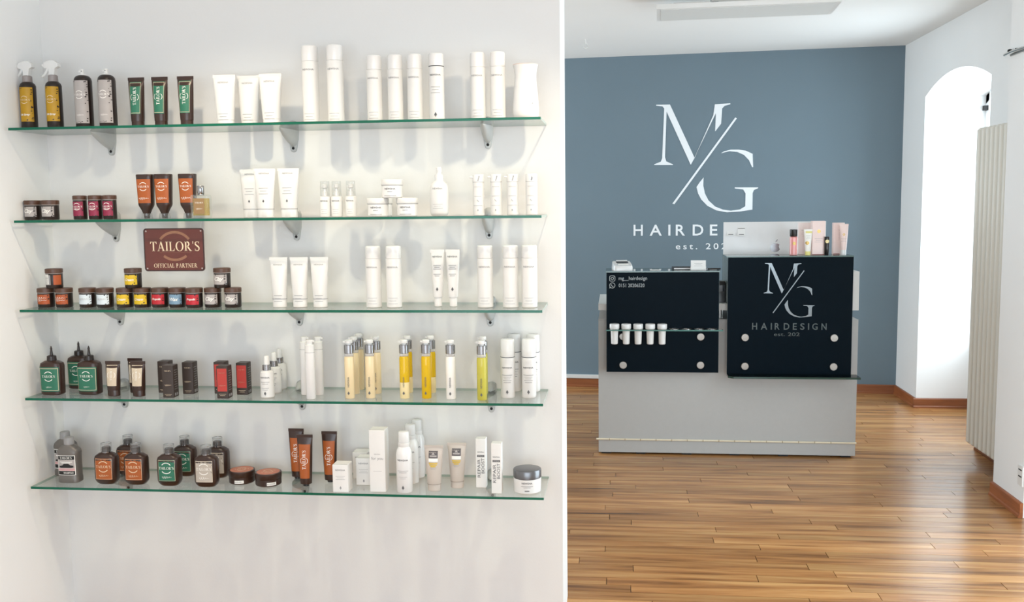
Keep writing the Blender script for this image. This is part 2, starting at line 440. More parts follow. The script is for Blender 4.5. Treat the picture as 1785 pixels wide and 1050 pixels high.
# ---------------------------------------------------------------- the room
CEIL = 2.83
WX0, WX1, WY0 = -3.4, 2.305, -2.6           # room extents
def blue_y(x): return 8.287 - .0747 * x      # the painted back wall stands slightly askew
BT = Vector((1, -.0747, 0)).normalized(); BN = Vector((-.0747, -1, 0)).normalized()

floor = struct('floor', box(WX0, 2.95, WY0, 8.75, -.12, -.004), M_SEAM, 'wooden strip floor of the salon')
PW, PL = .0765, 1.0
me_plank = mesh_of('plank', box(0, PL - .0030, .0011, PW - .0011, -.004, .0035), M_PLANK, False)
rest, nplank = [], 0
row = 0; y = 3.30
while y < 8.62:
    x = -.95 - ((row * .377 + random.uniform(-.12, .12)) % 1.0)
    while x < 2.9:
        L = PL * random.choice((1, 1, 1, .86))
        x0, x1 = max(x, -.95), min(x + L, 2.9)
        if x1 - x0 > .05:
            inroom = y < blue_y((x0 + x1) / 2)
            if inroom and x0 < 2.30 and nplank < 296:
                p = link('plank', me_plank, floor); p.location = (x0, y, 0); p.scale.x = (x1 - x0) / PL; nplank += 1
            elif inroom: rest.append(box(x0, x1 - .0022, y + .0007, y + PW - .0007, -.004, .0035))
        x += L
    y += PW; row += 1
y = WY0
while y < 8.6:
    spans = ((WX0, 2.3),) if y + PW < 3.3 else ((WX0, -.952),)
    for a, b in spans:
        x = a - random.uniform(0, 1)
        while x < b:
            x0, x1 = max(x, a), min(x + 1, b)
            if x1 > x0 + .02: rest.append(box(x0, x1 - .0022, y + .0007, min(y + PW - .0007, 3.299 if y < 3.3 and b > 0 else 99), -.004, .0035))
            x += 1
    y += PW
o = obj('planks', join(*rest), M_PLANK, floor, False); o['kind'] = 'stuff'

struct('ceiling', box(WX0, 2.95, WY0, 8.75, CEIL, CEIL + .12), M_CEIL, 'plain white ceiling of the salon')
def wallpoly(name, pts, z0, z1, material, label, parent=None):
    n = len(pts); V = [(x, y, z0) for x, y in pts] + [(x, y, z1) for x, y in pts]
    Fc = [tuple(range(n - 1, -1, -1)), tuple(range(n, 2 * n))] + [(i, (i + 1) % n, (i + 1) % n + n, i + n) for i in range(n)]
    return struct(name, (V, Fc), material, label, parent)
wallpoly('wall_back', [(WX0, blue_y(WX0)), (2.95, blue_y(2.95)), (2.95, 8.8), (WX0, 8.8)], 0, CEIL, M_BLUE, 'blue-grey painted back wall carrying the white logo')
# the wall the glass shelves hang on, and the wall beside them
struct('wall_middle', box(-2.35, -.195, 3.46, 3.78, 0, CEIL), M_WALL2, 'white partition wall with glass product shelves')
struct('wall_left', box(-2.35, -2.137, WY0, 3.46, 0, CEIL), M_WALL, 'white side wall at the left end of the shelves')
struct('wall_far_left', join(box(WX0 - .15, WX0, 3.0, 5.8, 0, CEIL), box(WX0 - .15, WX0, 8.2, 8.75, 0, CEIL), box(WX0 - .15, WX0, 5.8, 8.2, 0, .12), box(WX0 - .15, WX0, 5.8, 8.2, 2.4, CEIL)), M_WALL, 'white wall closing the room behind the shelf partition')
struct('wall_far_front', box(WX0 - .15, -2.35, 3.2, 3.4, 0, CEIL), M_WALL, 'white wall behind the shelf partition')
# wall behind the viewer, with the shop window opening
wf = join(box(-2.35, -1.9, -2.75, -2.6, 0, CEIL), box(2.3, 2.95, -2.75, -2.6, 0, CEIL), box(-1.9, 2.3, -2.75, -2.6, 0, .35), box(-1.9, 2.3, -2.75, -2.6, 2.65, CEIL))
struct('wall_front', wf, M_WALL, 'white street-side wall around the shop window')
# right wall with the arched window niche and the glazed door opening
Y0, Y1, ZS, ZT = 6.30, 7.575, 2.365, 2.487
XO = 2.88
parts = [box(WX1, XO, Y1, 8.5, 0, CEIL), box(WX1, XO, 4.6, Y0, 0, CEIL), box(WX1, 2.45, WY0, 2.5, 0, CEIL), box(WX1, 2.45, 2.5, 4.6, 2.4, CEIL)]
NA = 20
def arch_z(t): # t 0..1 over the niche width
    s = 2 * t - 1; R = ((Y1 - Y0) ** 2 / 4 + (ZT - ZS) ** 2) / (2 * (ZT - ZS)); return ZT - R + math.sqrt(R * R - (s * (Y1 - Y0) / 2) ** 2)
for i in range(NA):
    ya, yb = Y0 + (Y1 - Y0) * i / NA, Y0 + (Y1 - Y0) * (i + 1) / NA; za, zb = arch_z(i / NA), arch_z((i + 1) / NA)
    V = [(WX1, ya, za), (WX1, yb, zb), (WX1, yb, CEIL), (WX1, ya, CEIL), (XO, ya, za), (XO, yb, zb), (XO, yb, CEIL), (XO, ya, CEIL)]
    parts.append((V, [(0, 1, 2, 3), (7, 6, 5, 4), (0, 4, 5, 1), (3, 2, 6, 7)]))
parts.append(box(2.72, XO, Y0, Y1, 0, .45))
struct('wall_right', join(*parts), M_WALL, 'white window-side wall with an arched niche')
struct('wall_pier', box(2.033, WX1, 4.925, 5.315, 0, CEIL), M_WALL, 'white wall pier projecting beside the radiator')
# window in the niche
win = tag(bpy.data.objects.new('window_1', None), 'arched window with white frame at the back of the niche', None, None, 'structure'); COL.objects.link(win)
wy = [Y0, (Y0 + Y1) / 2, Y1]
M_FRAME = mat('white_window_frame', (238, 239, 240), .35, noise=.01)
def bars(lst): return join(*lst)
fr = [box(2.74, 2.79, Y0, Y0 + .06, .45, ZS + .06), box(2.74, 2.79, Y1 - .06, Y1, .45, ZS + .06), box(2.74, 2.79, Y0, Y1, .45, .52), box(2.74, 2.79, wy[1] - .04, wy[1] + .04, .45, ZT), box(2.74, 2.79, Y0, Y1, 1.82, 1.88)]
for i in range(NA):
    ya, yb = Y0 + (Y1 - Y0) * i / NA, Y0 + (Y1 - Y0) * (i + 1) / NA; za, zb = arch_z(i / NA), arch_z((i + 1) / NA)
    V = [(2.74, ya, za - .06), (2.74, yb, zb - .06), (2.74, yb, zb), (2.74, ya, za), (2.79, ya, za - .06), (2.79, yb, zb - .06), (2.79, yb, zb), (2.79, ya, za)]
    fr.append((V, [(0, 3, 2, 1), (4, 5, 6, 7), (0, 1, 5, 4), (2, 3, 7, 6)]))
obj('window_frame', join(*fr), M_FRAME, win, False)
for a, b in ((Y0 + .06, wy[1] - .04), (wy[1] + .04, Y1 - .06)):
    for c, d in ((.52, 1.82), (1.88, ZS + .02)): obj('pane', box(2.762, 2.768, a, b, c, d), M_PANE, win, False)
obj('window_handle', join(box(2.715, 2.74, wy[1] - .015, wy[1] + .015, 1.30, 1.36), box(2.70, 2.715, wy[1] - .01, wy[1] + .09, 1.32, 1.34)), M_STEEL, win, False)
obj('window_hinge', join(box(2.712, 2.745, Y1 - .05, Y1 - .012, 2.255, 2.29)), M_DARK, win, False)
dr = tag(bpy.data.objects.new('door_1', None), 'white-framed glass door in the window-side wall', None, None, 'structure'); COL.objects.link(dr)
obj('door_frame', join(box(2.36, 2.42, 2.5, 2.58, 0, 2.4), box(2.36, 2.42, 4.52, 4.6, 0, 2.4), box(2.36, 2.42, 2.58, 4.52, 2.32, 2.4), box(2.36, 2.42, 2.58, 4.52, 0, .10), box(2.36, 2.42, 3.50, 3.60, .10, 2.32)), M_FRAME, dr, False)
for a, b in ((2.58, 3.50), (3.60, 4.52)): obj('pane', box(2.386, 2.394, a, b, .10, 2.32), M_PANE, dr, False)
obj('door_handle', join(box(2.345, 2.36, 3.53, 3.57, 1.0, 1.14), box(2.325, 2.345, 3.43, 3.56, 1.06, 1.08)), M_STEEL, dr, False)
win2 = tag(bpy.data.objects.new('window_2', None), 'wide white-framed window in the wall behind the shelf partition', None, None, 'structure'); COL.objects.link(win2)
obj('window_frame', join(box(-3.48, -3.43, 5.8, 5.87, .12, 2.4), box(-3.48, -3.43, 8.13, 8.2, .12, 2.4), box(-3.48, -3.43, 5.8, 8.2, .12, .19), box(-3.48, -3.43, 5.8, 8.2, 2.33, 2.4), box(-3.48, -3.43, 6.96, 7.04, .12, 2.4)), M_FRAME, win2, False)
for a, b in ((5.87, 6.96), (7.04, 8.13)): obj('pane', box(-3.458, -3.452, a, b, .19, 2.33), M_PANE, win2, False)
# baseboards
def baseboard(name, p, q, label, h=.075, t=.016):
    p, q = Vector((*p, 0)), Vector((*q, 0)); d = (q - p).normalized(); n = Vector((d.y, -d.x, 0))
    prof = [(0, 0), (t + .006, 0), (t + .006, .012), (t, .018), (t, h - .006), (t - .005, h), (0, h)]
    rs = [[tuple(e + n * a + Vector((0, 0, b + .0036))) for a, b in prof] for e in (p, q)]
    return struct(name, rings(rs), M_BASE, label)
baseboard('baseboard_back', (-2.9, blue_y(-2.9)), (2.30, blue_y(2.30)), 'brown wooden baseboard under the blue-grey wall')
baseboard('baseboard_right', (2.305, blue_y(2.305)), (2.305, Y1), 'brown baseboard between the blue wall and the niche')
baseboard('baseboard_niche', (2.305 - .022, Y1), (2.72, Y1), 'brown baseboard on the far side of the window niche')
baseboard('baseboard_radiator', (2.305, Y0), (2.305, 5.32), 'brown baseboard under the tall radiator')
baseboard('baseboard_pier', (2.033, 5.315), (2.033, 4.925), 'brown baseboard of the white wall pier')
# white cable duct above the baseboard, left of the counter
c0, c1 = -2.9, -.02
duct = [[(x, blue_y(x) - .001, .080), (x, blue_y(x) - .024, .080), (x, blue_y(x) - .026, .083), (x, blue_y(x) - .026, .109), (x, blue_y(x) - .022, .112), (x, blue_y(x) - .001, .112)] for x in (c0, c1)]
struct('trim_1', rings(duct), M_WHITE, 'white cable duct above the baseboard left of the counter')

# ---------------------------------------------------------------- lettering on the blue wall
def on_wall(px, py):
    d = ray(px, py); t = (blue_y(0)) / (d.y + .0747 * d.x); P = Vector((0, 0, EYE)) + d * t
    return (P.x / BT.x, P.z)
def crop(p): return (970 + p[0] / 2.1878, p[1] / 2.1878)
LOGO = {
 'letter_m': [[(380, 400), (433, 399), (527, 603), (598, 440), (604, 398), (663, 394), (663, 398), (641, 404), (632, 414), (628, 472), (605, 502), (608, 432), (520, 615), (512, 629), (420, 426), (414, 600), (419, 616), (444, 627), (444, 630), (373, 630), (373, 627), (398, 617), (403, 604), (411, 414), (404, 406), (380, 403)]],
 'letter_slash': [[(682, 448), (688, 452), (450, 779), (442, 777)]],
 'letter_g': [[(627, 585), (640, 577), (665, 571), (695, 571), (722, 575), (748, 587), (750, 638), (746, 638), (734, 611), (715, 591), (690, 580), (660, 577), (642, 581)],
              [(561, 677), (545, 697), (534, 714), (540, 738), (552, 761), (575, 785), (610, 803), (650, 810), (700, 807), (747, 800), (748, 737), (753, 725), (769, 718), (769, 715), (680, 715), (680, 719), (712, 723), (721, 738), (720, 787), (700, 799), (665, 804), (635, 800), (605, 788), (580, 765), (566, 738), (560, 708)]]}
def wall_geom(flat, t=.004):
    """flat in wall coordinates (s along the wall, z) -> thin raised lettering"""
    def P(s, z, o): v = Vector((0, blue_y(0), 0)) + BT * s + BN * o; return (v.x, v.y, z)
    n = len(flat[0]); V = [P(s, z, .0005 + t) for s, z in flat[0]] + [P(s, z, .0003) for s, z in flat[0]]
    Fc = list(flat[1]); edges = {}
    for f in flat[1]:
        for a, b in zip(f, f[1:] + f[:1]): edges[(a, b)] = 1
    for a, b in edges:
        if (b, a) not in edges: Fc.append((b, a, a + n, b + n))
    return V, Fc
logo = thing('wall_logo', 'large white letters and slash logo on the blue-grey wall', 'wall logo')
LOGO_FLAT = {}
for nm, polys in LOGO.items():
    LOGO_FLAT[nm] = fjoin(*[fpoly([on_wall(*crop(p)) for p in q]) for q in polys])
    obj(nm, wall_geom(LOGO_FLAT[nm]), M_VINYL, logo, False)
word = thing('wall_lettering', 'white capital lettering below the wall logo, partly behind the monitor', 'lettering')
HD = [('H', 1104.4, 1120.5), ('A', 1132.5, 1153.5), ('I', 1165, 1168.6), ('R', 1178, 1194), ('D', 1207.5, 1226), ('E', 1237.5, 1250.5), ('S', 1262, 1276.5), ('I', 1288, 1291.6), ('G', 1302, 1320), ('N', 1333, 1350)]
HD_FLAT = []
for ch, a, b in HD:
    yt, yb = 392 - (a - 1104) * .003, 411 - (a - 1104) * .003
    s0, z1 = on_wall(a, yt); s1, z0 = on_wall(b, yb)
    f = ffit(sans(ch, .014), s0, s1, z0, z1); HD_FLAT.append(f)
    obj('letter', wall_geom(f), M_VINYL, word, False)
s0, z0 = on_wall(1178, 435); s1, z1 = on_wall(1266, 424)
est = thing('wall_date_lettering', 'small white founding date lettering under the capital lettering', 'lettering')
f = ffit(sans('est. 202', .01, 0, 1.45), s0, s1, z0, z1)
obj('lettering', wall_geom(f), M_VINYL, est, False)

# ---------------------------------------------------------------- ceiling panel lamp, hooks
lp = thing('ceiling_lamp', 'long flat white panel lamp hanging below the ceiling', 'ceiling lamp', (.765, 5.935, 2.72), math.radians(-2.8))
obj('housing', rings([rrect(0, 1.035, .375, .006), rrect(.028, 1.035, .375, .006)]), M_WHITE, lp)
obj('diffuser', box(-.495, .495, -.165, .165, -.002, .004), mat('lamp_diffuser', (214, 216, 214), .6, noise=.01), lp)
obj('mount', box(-.2, .2, -.07, .07, .028, .1105), M_WHITE, lp)
obj('driver_box', join(box(-.42, -.21, -.05, .05, .028, .060)), M_STEEL, lp)
for sx in (-.18, .18): obj('bracket_clip', box(sx - .02, sx + .02, -.085, .085, .028, .05), M_DARK, lp)
def hook(loc, label, up):
    h = thing('hook', label, 'hook', loc)
    if up:
        pth = [(0, 0, 0), (0, 0, -.03)] + [(.016 * math.sin(a), 0, -.047 + .017 * math.cos(a)) for a in [PI * .0 + k * PI * 1.45 / 8 for k in range(9)]]
    else:
        pth = [(0, 0, 0), (0, -.03, 0)] + [(0, -.03 - .012 * math.sin(a), -.012 + .012 * math.cos(a)) for a in [k * PI / 6 for k in range(7)]]
    obj('hook_wire', tube(pth, .0035, 8), M_WHITE, h)
    obj('plate', (lathe([(-.004, .008), (0, .010)], 12) if up else rotx(lathe([(0, .010), (.004, .008)], 12), PI / 2)), M_WHITE, h)
hook((-.222, 7.4, CEIL), 'small white hook screwed into the ceiling', True)
hook((2.626, Y1 - .001, 2.306), 'tiny metal hook on the wall inside the niche', False)

# ---------------------------------------------------------------- radiator, pier fittings
rad = thing('radiator', 'tall white column radiator beside the arched niche', 'radiator', (0, 0, 0))
ny = 7; ry0, ry1 = 5.60, 6.065; st = (ry1 - ry0) / ny
colg = None
secs = []
prof = []
for a in range(13): prof.append((-.5 * st * .78 * math.cos(PI * a / 12), -.036 * math.sin(PI * a / 12)))
def column():
    ringsz = []
    for z, k in ((.110, .55), (.122, 1.0), (2.008, 1.0), (2.022, .55)):
        front = [(2.175 + b * k, a * (1 if k == 1 else .9), z) for a, b in prof]
        back = [(2.215, .5 * st * .78 * (1 if k == 1 else .9), z), (2.215, -.5 * st * .78 * (1 if k == 1 else .9), z)]
        ringsz.append(front + back)
    return rings(ringsz)
me_col = mesh_of('column', column(), M_RAD)
for i in range(ny):
    c = link('column', me_col, rad); c.location = (0, ry0 + st * (i + .5), 0)
obj('header_pipe', join(tube([(2.225, ry0, .16), (2.225, ry1, .16)], .014), tube([(2.225, ry0, 1.97), (2.225, ry1, 1.97)], .014)), M_RAD, rad)
obj('wall_mount', join(box(2.215, 2.3045, 5.70, 5.73, 1.90, 1.94), box(2.215, 2.3045, 5.93, 5.96, 1.90, 1.94), box(2.215, 2.3045, 5.70, 5.73, .2, .24), box(2.215, 2.3045, 5.93, 5.96, .2, .24)), M_RAD, rad, False)
latch = thing('wall_latch', 'small steel latch fixed high on the white wall pier', 'latch', (2.033, 5.20, 2.345))
obj('arm', join(tube([(-.018, .135, 0), (-.018, .05, .004), (-.012, -.10, .004)], [.009, .008, .008], 8)), M_STEEL, latch)
obj('mounting_plate', box(-.007, .0, -.10, .10, -.012, .012), M_STEEL, latch, False)
obj('pivot', join(move(lathe([(0, .011), (.012, .011), (.016, .006)], 12), -.014, .085, .006), move(lathe([(0, .008), (.008, .008)], 12), -.014, 0, .006)), M_DARK, latch)
sk = thing('wall_socket', 'white socket low on the pier at the picture edge', 'socket', (2.033, 4.957, .212))
obj('plate', box(-.009, 0, -.028, .028, -.05, .05), M_WHITE, sk, False)
obj('slot', join(box(-.0105, -.008, -.018, .018, .028, .034), box(-.0105, -.008, -.018, .018, -.006, .0)), M_DARK, sk, False)

# ---------------------------------------------------------------- reception counter
CY = 6.04
ct = thing('reception_counter', 'silver-grey reception counter standing on the wooden floor', 'counter', (0, 0, 0))
obj('front_panel', box(-.107, 1.484, CY, CY + .025, .016, .866), M_SILVER, ct, False)
obj('side_panel', box(-.107, -.082, CY + .025, CY + .62, .016, .866), M_SILVER, ct, False)
obj('side_panel', box(1.459, 1.484, CY + .025, CY + .62, .016, .866), M_SILVER, ct, False)
obj('back_panel', box(-.082, 1.459, CY + .60, CY + .62, .016, .866), M_SILVER, ct, False)
obj('cover_panel', box(-.107, 1.484, CY, CY + .62, .8665, .872), M_SILVER, ct, False)
for k, x in enumerate((-.06, .16, .45, .75, 1.05, 1.43)): obj('foot', box(x - .03, x + .03, CY + .012, CY + .07, .0036, .016), M_DARK, ct, False)
obj('worktop', box(-.107, 1.484, CY + .0, CY + .66, .929, .969), M_SLAB, ct, False)
for x in (-.03, .655, 1.40):
    for yy in (CY + .08, CY + .52): obj('spacer', move(lathe([(0, .018), (.057, .018)], 16), x, yy, .872), M_STEEL, ct)
obj('raised_box', join(box(.70, 1.484, CY + .002, CY + .02, .969, 1.168), box(1.464, 1.484, CY + .02, CY + .22, .969, 1.168), box(.70, .72, CY + .02, CY + .22, .969, 1.10)), M_SLAB, ct, False)
strip = obj('edging_strip', tube([(-.122, CY - .006, .1015), (.4, CY - .005, .1005), (1.0, CY - .005, .0995), (1.488, CY - .006, .0985)], .0058, 8), mat('cream_cord', (226, 214, 188), .6, noise=.06, nscale=80), ct)
obj('strip_marks', join(*[box(-.04 + i * .098, -.036 + i * .098, CY - .0124, CY - .004, .0935, .1065) for i in range(15)]), mat('strip_seams', (168, 150, 116), .6, noise=.05), strip, False)

def glass_panel(name, label, x0, x1, z0, z1, knobs):
    t = thing(name, label, 'panel')
    obj('glass_sheet', box(x0, x1, 5.972, 5.982, z0, z1), M_BLACKGLASS, t, False)
    for ea, eb in ((x0 - .0012, x0), (x1, x1 + .0012)): obj('edge_strip', box(ea, eb, 5.973, 5.981, z0, z1), mat('panel_edge', (58, 76, 76), .2, noise=.1), t, False)
    for kx, kz in knobs:
        k = obj('standoff', move(rotx(lathe([(0, .010), (.0575, .010)], 16), PI / 2), kx, CY - .0005, kz), M_STEEL, t)
        obj('cap', move(rotx(lathe([(0, .023), (.011, .023), (.0125, .0215), (.0128, .0)], 24), PI / 2), kx, 5.972, kz), mat('knob_steel', (150, 146, 140), .35, 1.0, noise=.12, nscale=120), k)
    return t
gp1 = glass_panel('black_glass_panel', 'black glass panel with social media contact lettering and a cup ledge', -.055, .633, .547, 1.172, ((.048, .592), (.524, .772), (.524, .595), (.048, .772)))
gp2 = glass_panel('black_glass_panel', 'taller black glass panel with mirrored logo, below the monitor', .686, 1.430, .539, 1.262, ((.793, .769), (1.325, .768), (.794, .590), (1.325, .590)))
def ledge(name, label, x0, x1, y0, y1, z, t=.008, cut=0, parent=None):
    g = [(x0 + cut, y0), (x1, y0), (x1, y1), (x0, y1), (x0, y0 + cut)] if cut else [(x0, y0), (x1, y0), (x1, y1), (x0, y1)]
    n = len(g); V = [(x, y, z) for x, y in g] + [(x, y, z + t) for x, y in g]
    top = obj(name, (V, [tuple(range(n - 1, -1, -1)), tuple(range(n, 2 * n))]), M_GLASS, parent, False)
    obj('glass_edge', (V, [(i, (i + 1) % n, (i + 1) % n + n, i + n) for i in range(n)]), M_EDGE2, top, False)
    return top
M_EDGE2 = mat('smoky_glass_edge', (88, 112, 108), .12, noise=.1, spec=.6)
tag(ledge('glass_ledge', None, -.060, .640, 5.972, 6.26, 1.1725), 'clear glass ledge holding the card terminal, on the lower panel', 'ledge')
tag(ledge('glass_ledge', None, .676, 1.432, 5.968, 6.20, 1.2625), 'clear glass ledge under the pink cosmetics, on the taller panel', 'ledge')
o = ledge('glass_ledge', None, .684, 1.462, 5.862, 5.9718, .530, .012, .03)
tag(o, 'dark glass ledge sticking out at the foot of the taller panel', 'ledge')
o.data.materials.clear(); o.data.materials.append(clear('smoky_glass', (.10, .16, .16), .02, 1.5))
o.children[0].data.materials[0] = mat('smoky_green_edge', (24, 62, 56), .12, noise=.1, spec=.6)
# glass upright under the taller ledge
o = tag(obj('glass_upright', box(.690, .698, 6.02, 6.33, .9695, 1.2622), clear('grey_glass', (.62, .66, .64), .02, 1.5, haze=.25, haze_rgb=(190, 196, 190)), None, False), 'upright glass side sheet at the left end of the taller panel', 'glass sheet')
# cup ledge with nine holes
cl = thing('cup_ledge', 'green-edged glass ledge with cup holes across the lower black panel', 'ledge', (0, 0, .818))
CUPX = [-.006, .066, .139, .213, .286, .359, .435, .511, .585]
def holed(x0, x1, y0, y1, cxs, cy, r, z0, z1, seg=20):
    gs = []; xs = [x0] + [(a + b) / 2 for a, b in zip(cxs, cxs[1:])] + [x1]
    for k, cx in enumerate(cxs):
        V, Fc = [], []
        for i in range(seg):
            a = 2 * PI * i / seg; c, s = math.cos(a), math.sin(a)
            hx = (xs[k + 1] - cx) if c > 0 else (cx - xs[k]); hy = (y1 - cy) if s > 0 else (cy - y0)
            tt = min(hx / abs(c) if abs(c) > 1e-6 else 9, hy / abs(s) if abs(s) > 1e-6 else 9)
            for z in (z0, z1): V += [(cx + r * c, cy + r * s, z), (cx + tt * c, cy + tt * s, z)]
        for i in range(seg):
            j = (i + 1) % seg; a, b = 4 * i, 4 * j
            Fc += [(a + 2, a + 3, b + 3, b + 2), (a, b, b + 1, a + 1), (a, a + 2, b + 2, b), (a + 1, b + 1, b + 3, a + 3)]
        gs.append((V, Fc))
    return join(*gs)
obj('glass_sheet', holed(-.058, .650, 5.882, 5.9715, CUPX, 5.925, .0245, 0, .008), M_GLASS, cl, False)
obj('glass_edge', join(box(-.058, .650, 5.8805, 5.882, 0, .008), box(.650, .6515, 5.882, 5.9715, 0, .008)), mat('cup_ledge_edge', (62, 116, 108), .12, noise=.1, spec=.6), cl, False)
for cx in CUPX[5:]: obj('hole_rim', move(rings([[(q * math.cos(2 * PI * i / 24), q * math.sin(2 * PI * i / 24), z) for i in range(24)] for q, z in ((.0246, .0082), (.030, .0082), (.030, .0095), (.0246, .0095), (.0246, .0082))], False, False), cx, 5.925, 0), M_STEEL, cl)
me_cup = mesh_of('cup_body', lathe([(0, .018), (.003, .0205), (.10, .0235), (.104, .0235)], 24), M_WHITE)
me_lid = mesh_of('cup_lid', lathe([(.0955, .0285), (.100, .0300), (.122, .0300), (.126, .028), (.127, 0)], 24), M_WHITEG)
for k, cx in enumerate(CUPX[:5]):
    t = thing('tumbler', '%s white tumbler from the left in the glass cup ledge' % ('first', 'second', 'third', 'fourth', 'fifth')[k], 'tumbler', (cx, 5.925, .7315), 0, 'tumblers in the cup ledge')
    link('cup_body', me_cup, t); link('lid', me_lid, t)
# contact lettering
def panel_geom(flat, y=5.9716, t=.0006):
    return [(x, y - t, z) for x, z in flat[0]], flat[1]
def px_panel(px, py): p = at_y(px, py, 5.972); return (p.x, p.z)
def panel_text(txt, x0, y0, x1, y1, material, parent, name='lettering', bold=.004):
    a, z0 = px_panel(x0, y0); b, z1 = px_panel(x1, y1)
    obj(name, panel_geom(ffit(sans(txt, bold), a, b, z0, z1)), material, parent, False)
panel_text('mg__hairdesign', 1078.5, 490.5, 1128, 482, M_VINYL2, gp1)
panel_text('0151 20206520', 1078.5, 501, 1123.5, 494.5, M_VINYL2, gp1)
cx, cz = px_panel(1067.3, 485.8); R = .0165
ic = fjoin(farc(cx - R * .5, cz + R * .5, R * .5, .0035, PI / 2, PI, 5), farc(cx + R * .5, cz + R * .5, R * .5, .0035, 0, PI / 2, 5), farc(cx - R * .5, cz - R * .5, R * .5, .0035, PI, 1.5 * PI, 5), farc(cx + R * .5, cz - R * .5, R * .5, .0035, 1.5 * PI, 2 * PI, 5),
           fbox(cx - R * .5, cx + R * .5, cz + R - .00175, cz + R + .00175), fbox(cx - R * .5, cx + R * .5, cz - R - .00175, cz - R + .00175), fbox(cx - R - .00175, cx - R + .00175, cz - R * .5, cz + R * .5), fbox(cx + R - .00175, cx + R + .00175, cz - R * .5, cz + R * .5),
           farc(cx, cz, R * .45, .0035, 0, 2 * PI, 16), farc(cx + R * .6, cz + R * .6, .0008, .0016, 0, 2 * PI, 6))
obj('camera_icon', panel_geom(ic), M_VINYL2, gp1, False)
cx, cz = px_panel(1067.3, 497.8)
ic = fjoin(farc(cx, cz, R, .0035, -.62 * PI, 1.18 * PI, 20), fpoly([(cx - R * 1.1, cz - R * 1.1), (cx - R * .3, cz - R * .85), (cx - R * .95, cz - R * .35)]), fstroke([(cx - R * .42, cz + R * .38), (cx - R * .3, cz - R * .02), (cx - R * .02, cz - R * .3), (cx + R * .38, cz - R * .42)], [.006, .0035, .0035, .006]))
obj('phone_icon', panel_geom(ic), M_VINYL2, gp1, False)
# mirrored logo on the taller panel
allv = fjoin(*LOGO_FLAT.values()); A, B, C_, D = fbounds(allv)
ax, az0 = px_panel(1330.5, 553.5); bx, az1 = px_panel(1421.5, 458.5)
for nm, fl in LOGO_FLAT.items():
    g = [((x - A) / (B - A) * (bx - ax) + ax, (z - C_) / (D - C_) * (az1 - az0) + az0) for x, z in fl[0]], fl[1]
    obj(nm, panel_geom(g), M_MIRROR, gp2, False)
hx0, hx1, hz0, hz1 = fbounds(fjoin(*HD_FLAT)); tx0, tz0 = px_panel(1311, 575); tx1, tz1 = px_panel(1441, 563.5)
for fl in HD_FLAT:
    g = [((x - hx0) / (hx1 - hx0) * (tx1 - tx0) + tx0, (z - hz0) / (hz1 - hz0) * (tz1 - tz0) + tz0) for x, z in fl[0]], fl[1]
    obj('letter', panel_geom(g), mat('dark_mirror_lettering', (78, 84, 84), .3, 1.0, noise=.05), gp2, False)
panel_text('est. 202', 1349, 586, 1394, 580, MATS['dark_mirror_lettering'], gp2, 'date_lettering')

# ---------------------------------------------------------------- things on the counter
im = thing('desktop_monitor', 'silver desktop computer seen from behind, standing on the counter', 'monitor', (1.027, 6.385, .9695))
obj('display_shell', rings([[(-.325 + (.0 if 1 else 0), 0, .115)] and rrect2 for rrect2 in [[(x, yy, z) for x, z in ((-.325, .115), (.325, .115), (.325, .500), (-.325, .500))] for yy in (.012, .0)] + [[(x, -.035, z) for x, z in ((-.20, .19), (.20, .19), (.20, .43), (-.20, .43))]]]), mat('silver_aluminium', (224, 223, 222), .38, .1, noise=.02, nscale=300), im)
obj('foot', rings([rrect(0, .19, .17, .012), rrect(.006, .19, .17, .012)]), MATS['silver_aluminium'], im)
obj('stand', join(([(-.07, -.05, .005), (.07, -.05, .005), (.07, -.035, .005), (-.07, -.035, .005), (-.05, -.03, .25), (.05, -.03, .25), (.05, -.015, .25), (-.05, -.015, .25)], [(0, 1, 5, 4), (1, 2, 6, 5), (2, 3, 7, 6), (3, 0, 4, 7)])), MATS['silver_aluminium'], im, False)
# fruit-shaped emblem
AP = []
for k in range(36):
    a = 2 * PI * k / 36; r = .031 * (1 + .07 * math.cos(2 * a) - .10 * max(0, math.sin(a)) ** 6 - .06 * max(0, -math.sin(a)) ** 10)
    x, z = r * math.cos(a) * .98, r * math.sin(a) * 1.02
    if (x - .036) ** 2 + (z - .004) ** 2 < .0150 ** 2:
        q = Vector((x - .036, z - .004)); q = q.normalized() * .0150 if q.length > 1e-6 else Vector((-.015, 0)); x, z = .036 - abs(q.x), .004 + q.y
    AP.append((x, z))
leaf = [(.001, .034), (.004, .045), (.013, .053), (.0155, .054), (.014, .044), (.007, .036)]
em = obj('emblem', ([(x, -.0362, z + .335) for x, z in fjoin(fpoly(AP), fpoly(leaf))[0]], fjoin(fpoly(AP), fpoly(leaf))[1]), mat('emblem_grey', (150, 152, 154), .18, .8, noise=.03), im, False)
for k, (sx, w) in enumerate(((-.279, .050), (-.215, .050))):
    s = obj('sticker', rotx(box(-w / 2, w / 2, -.0005, .0005, -.030, .030), math.radians(-21)), M_CARD, im, False)
    s.location = (sx, -.0165 if k == 0 else -.0338, .428)
    s.location = (sx, -.012 if k == 0 else -.0315, .440)
    s.rotation_euler = (0, 0, math.radians(-12) if k == 0 else math.radians(-6))
    obj('print', rotx(([(x, -.0012, z) for x, z in fjoin(fbox(-.022, .022, .018, .022), fbox(-.016, .016, -.024, -.019))[0]], fjoin(fbox(-.022, .022, .018, .022), fbox(-.016, .016, -.024, -.019))[1]), math.radians(-21)), M_INK, s, False)

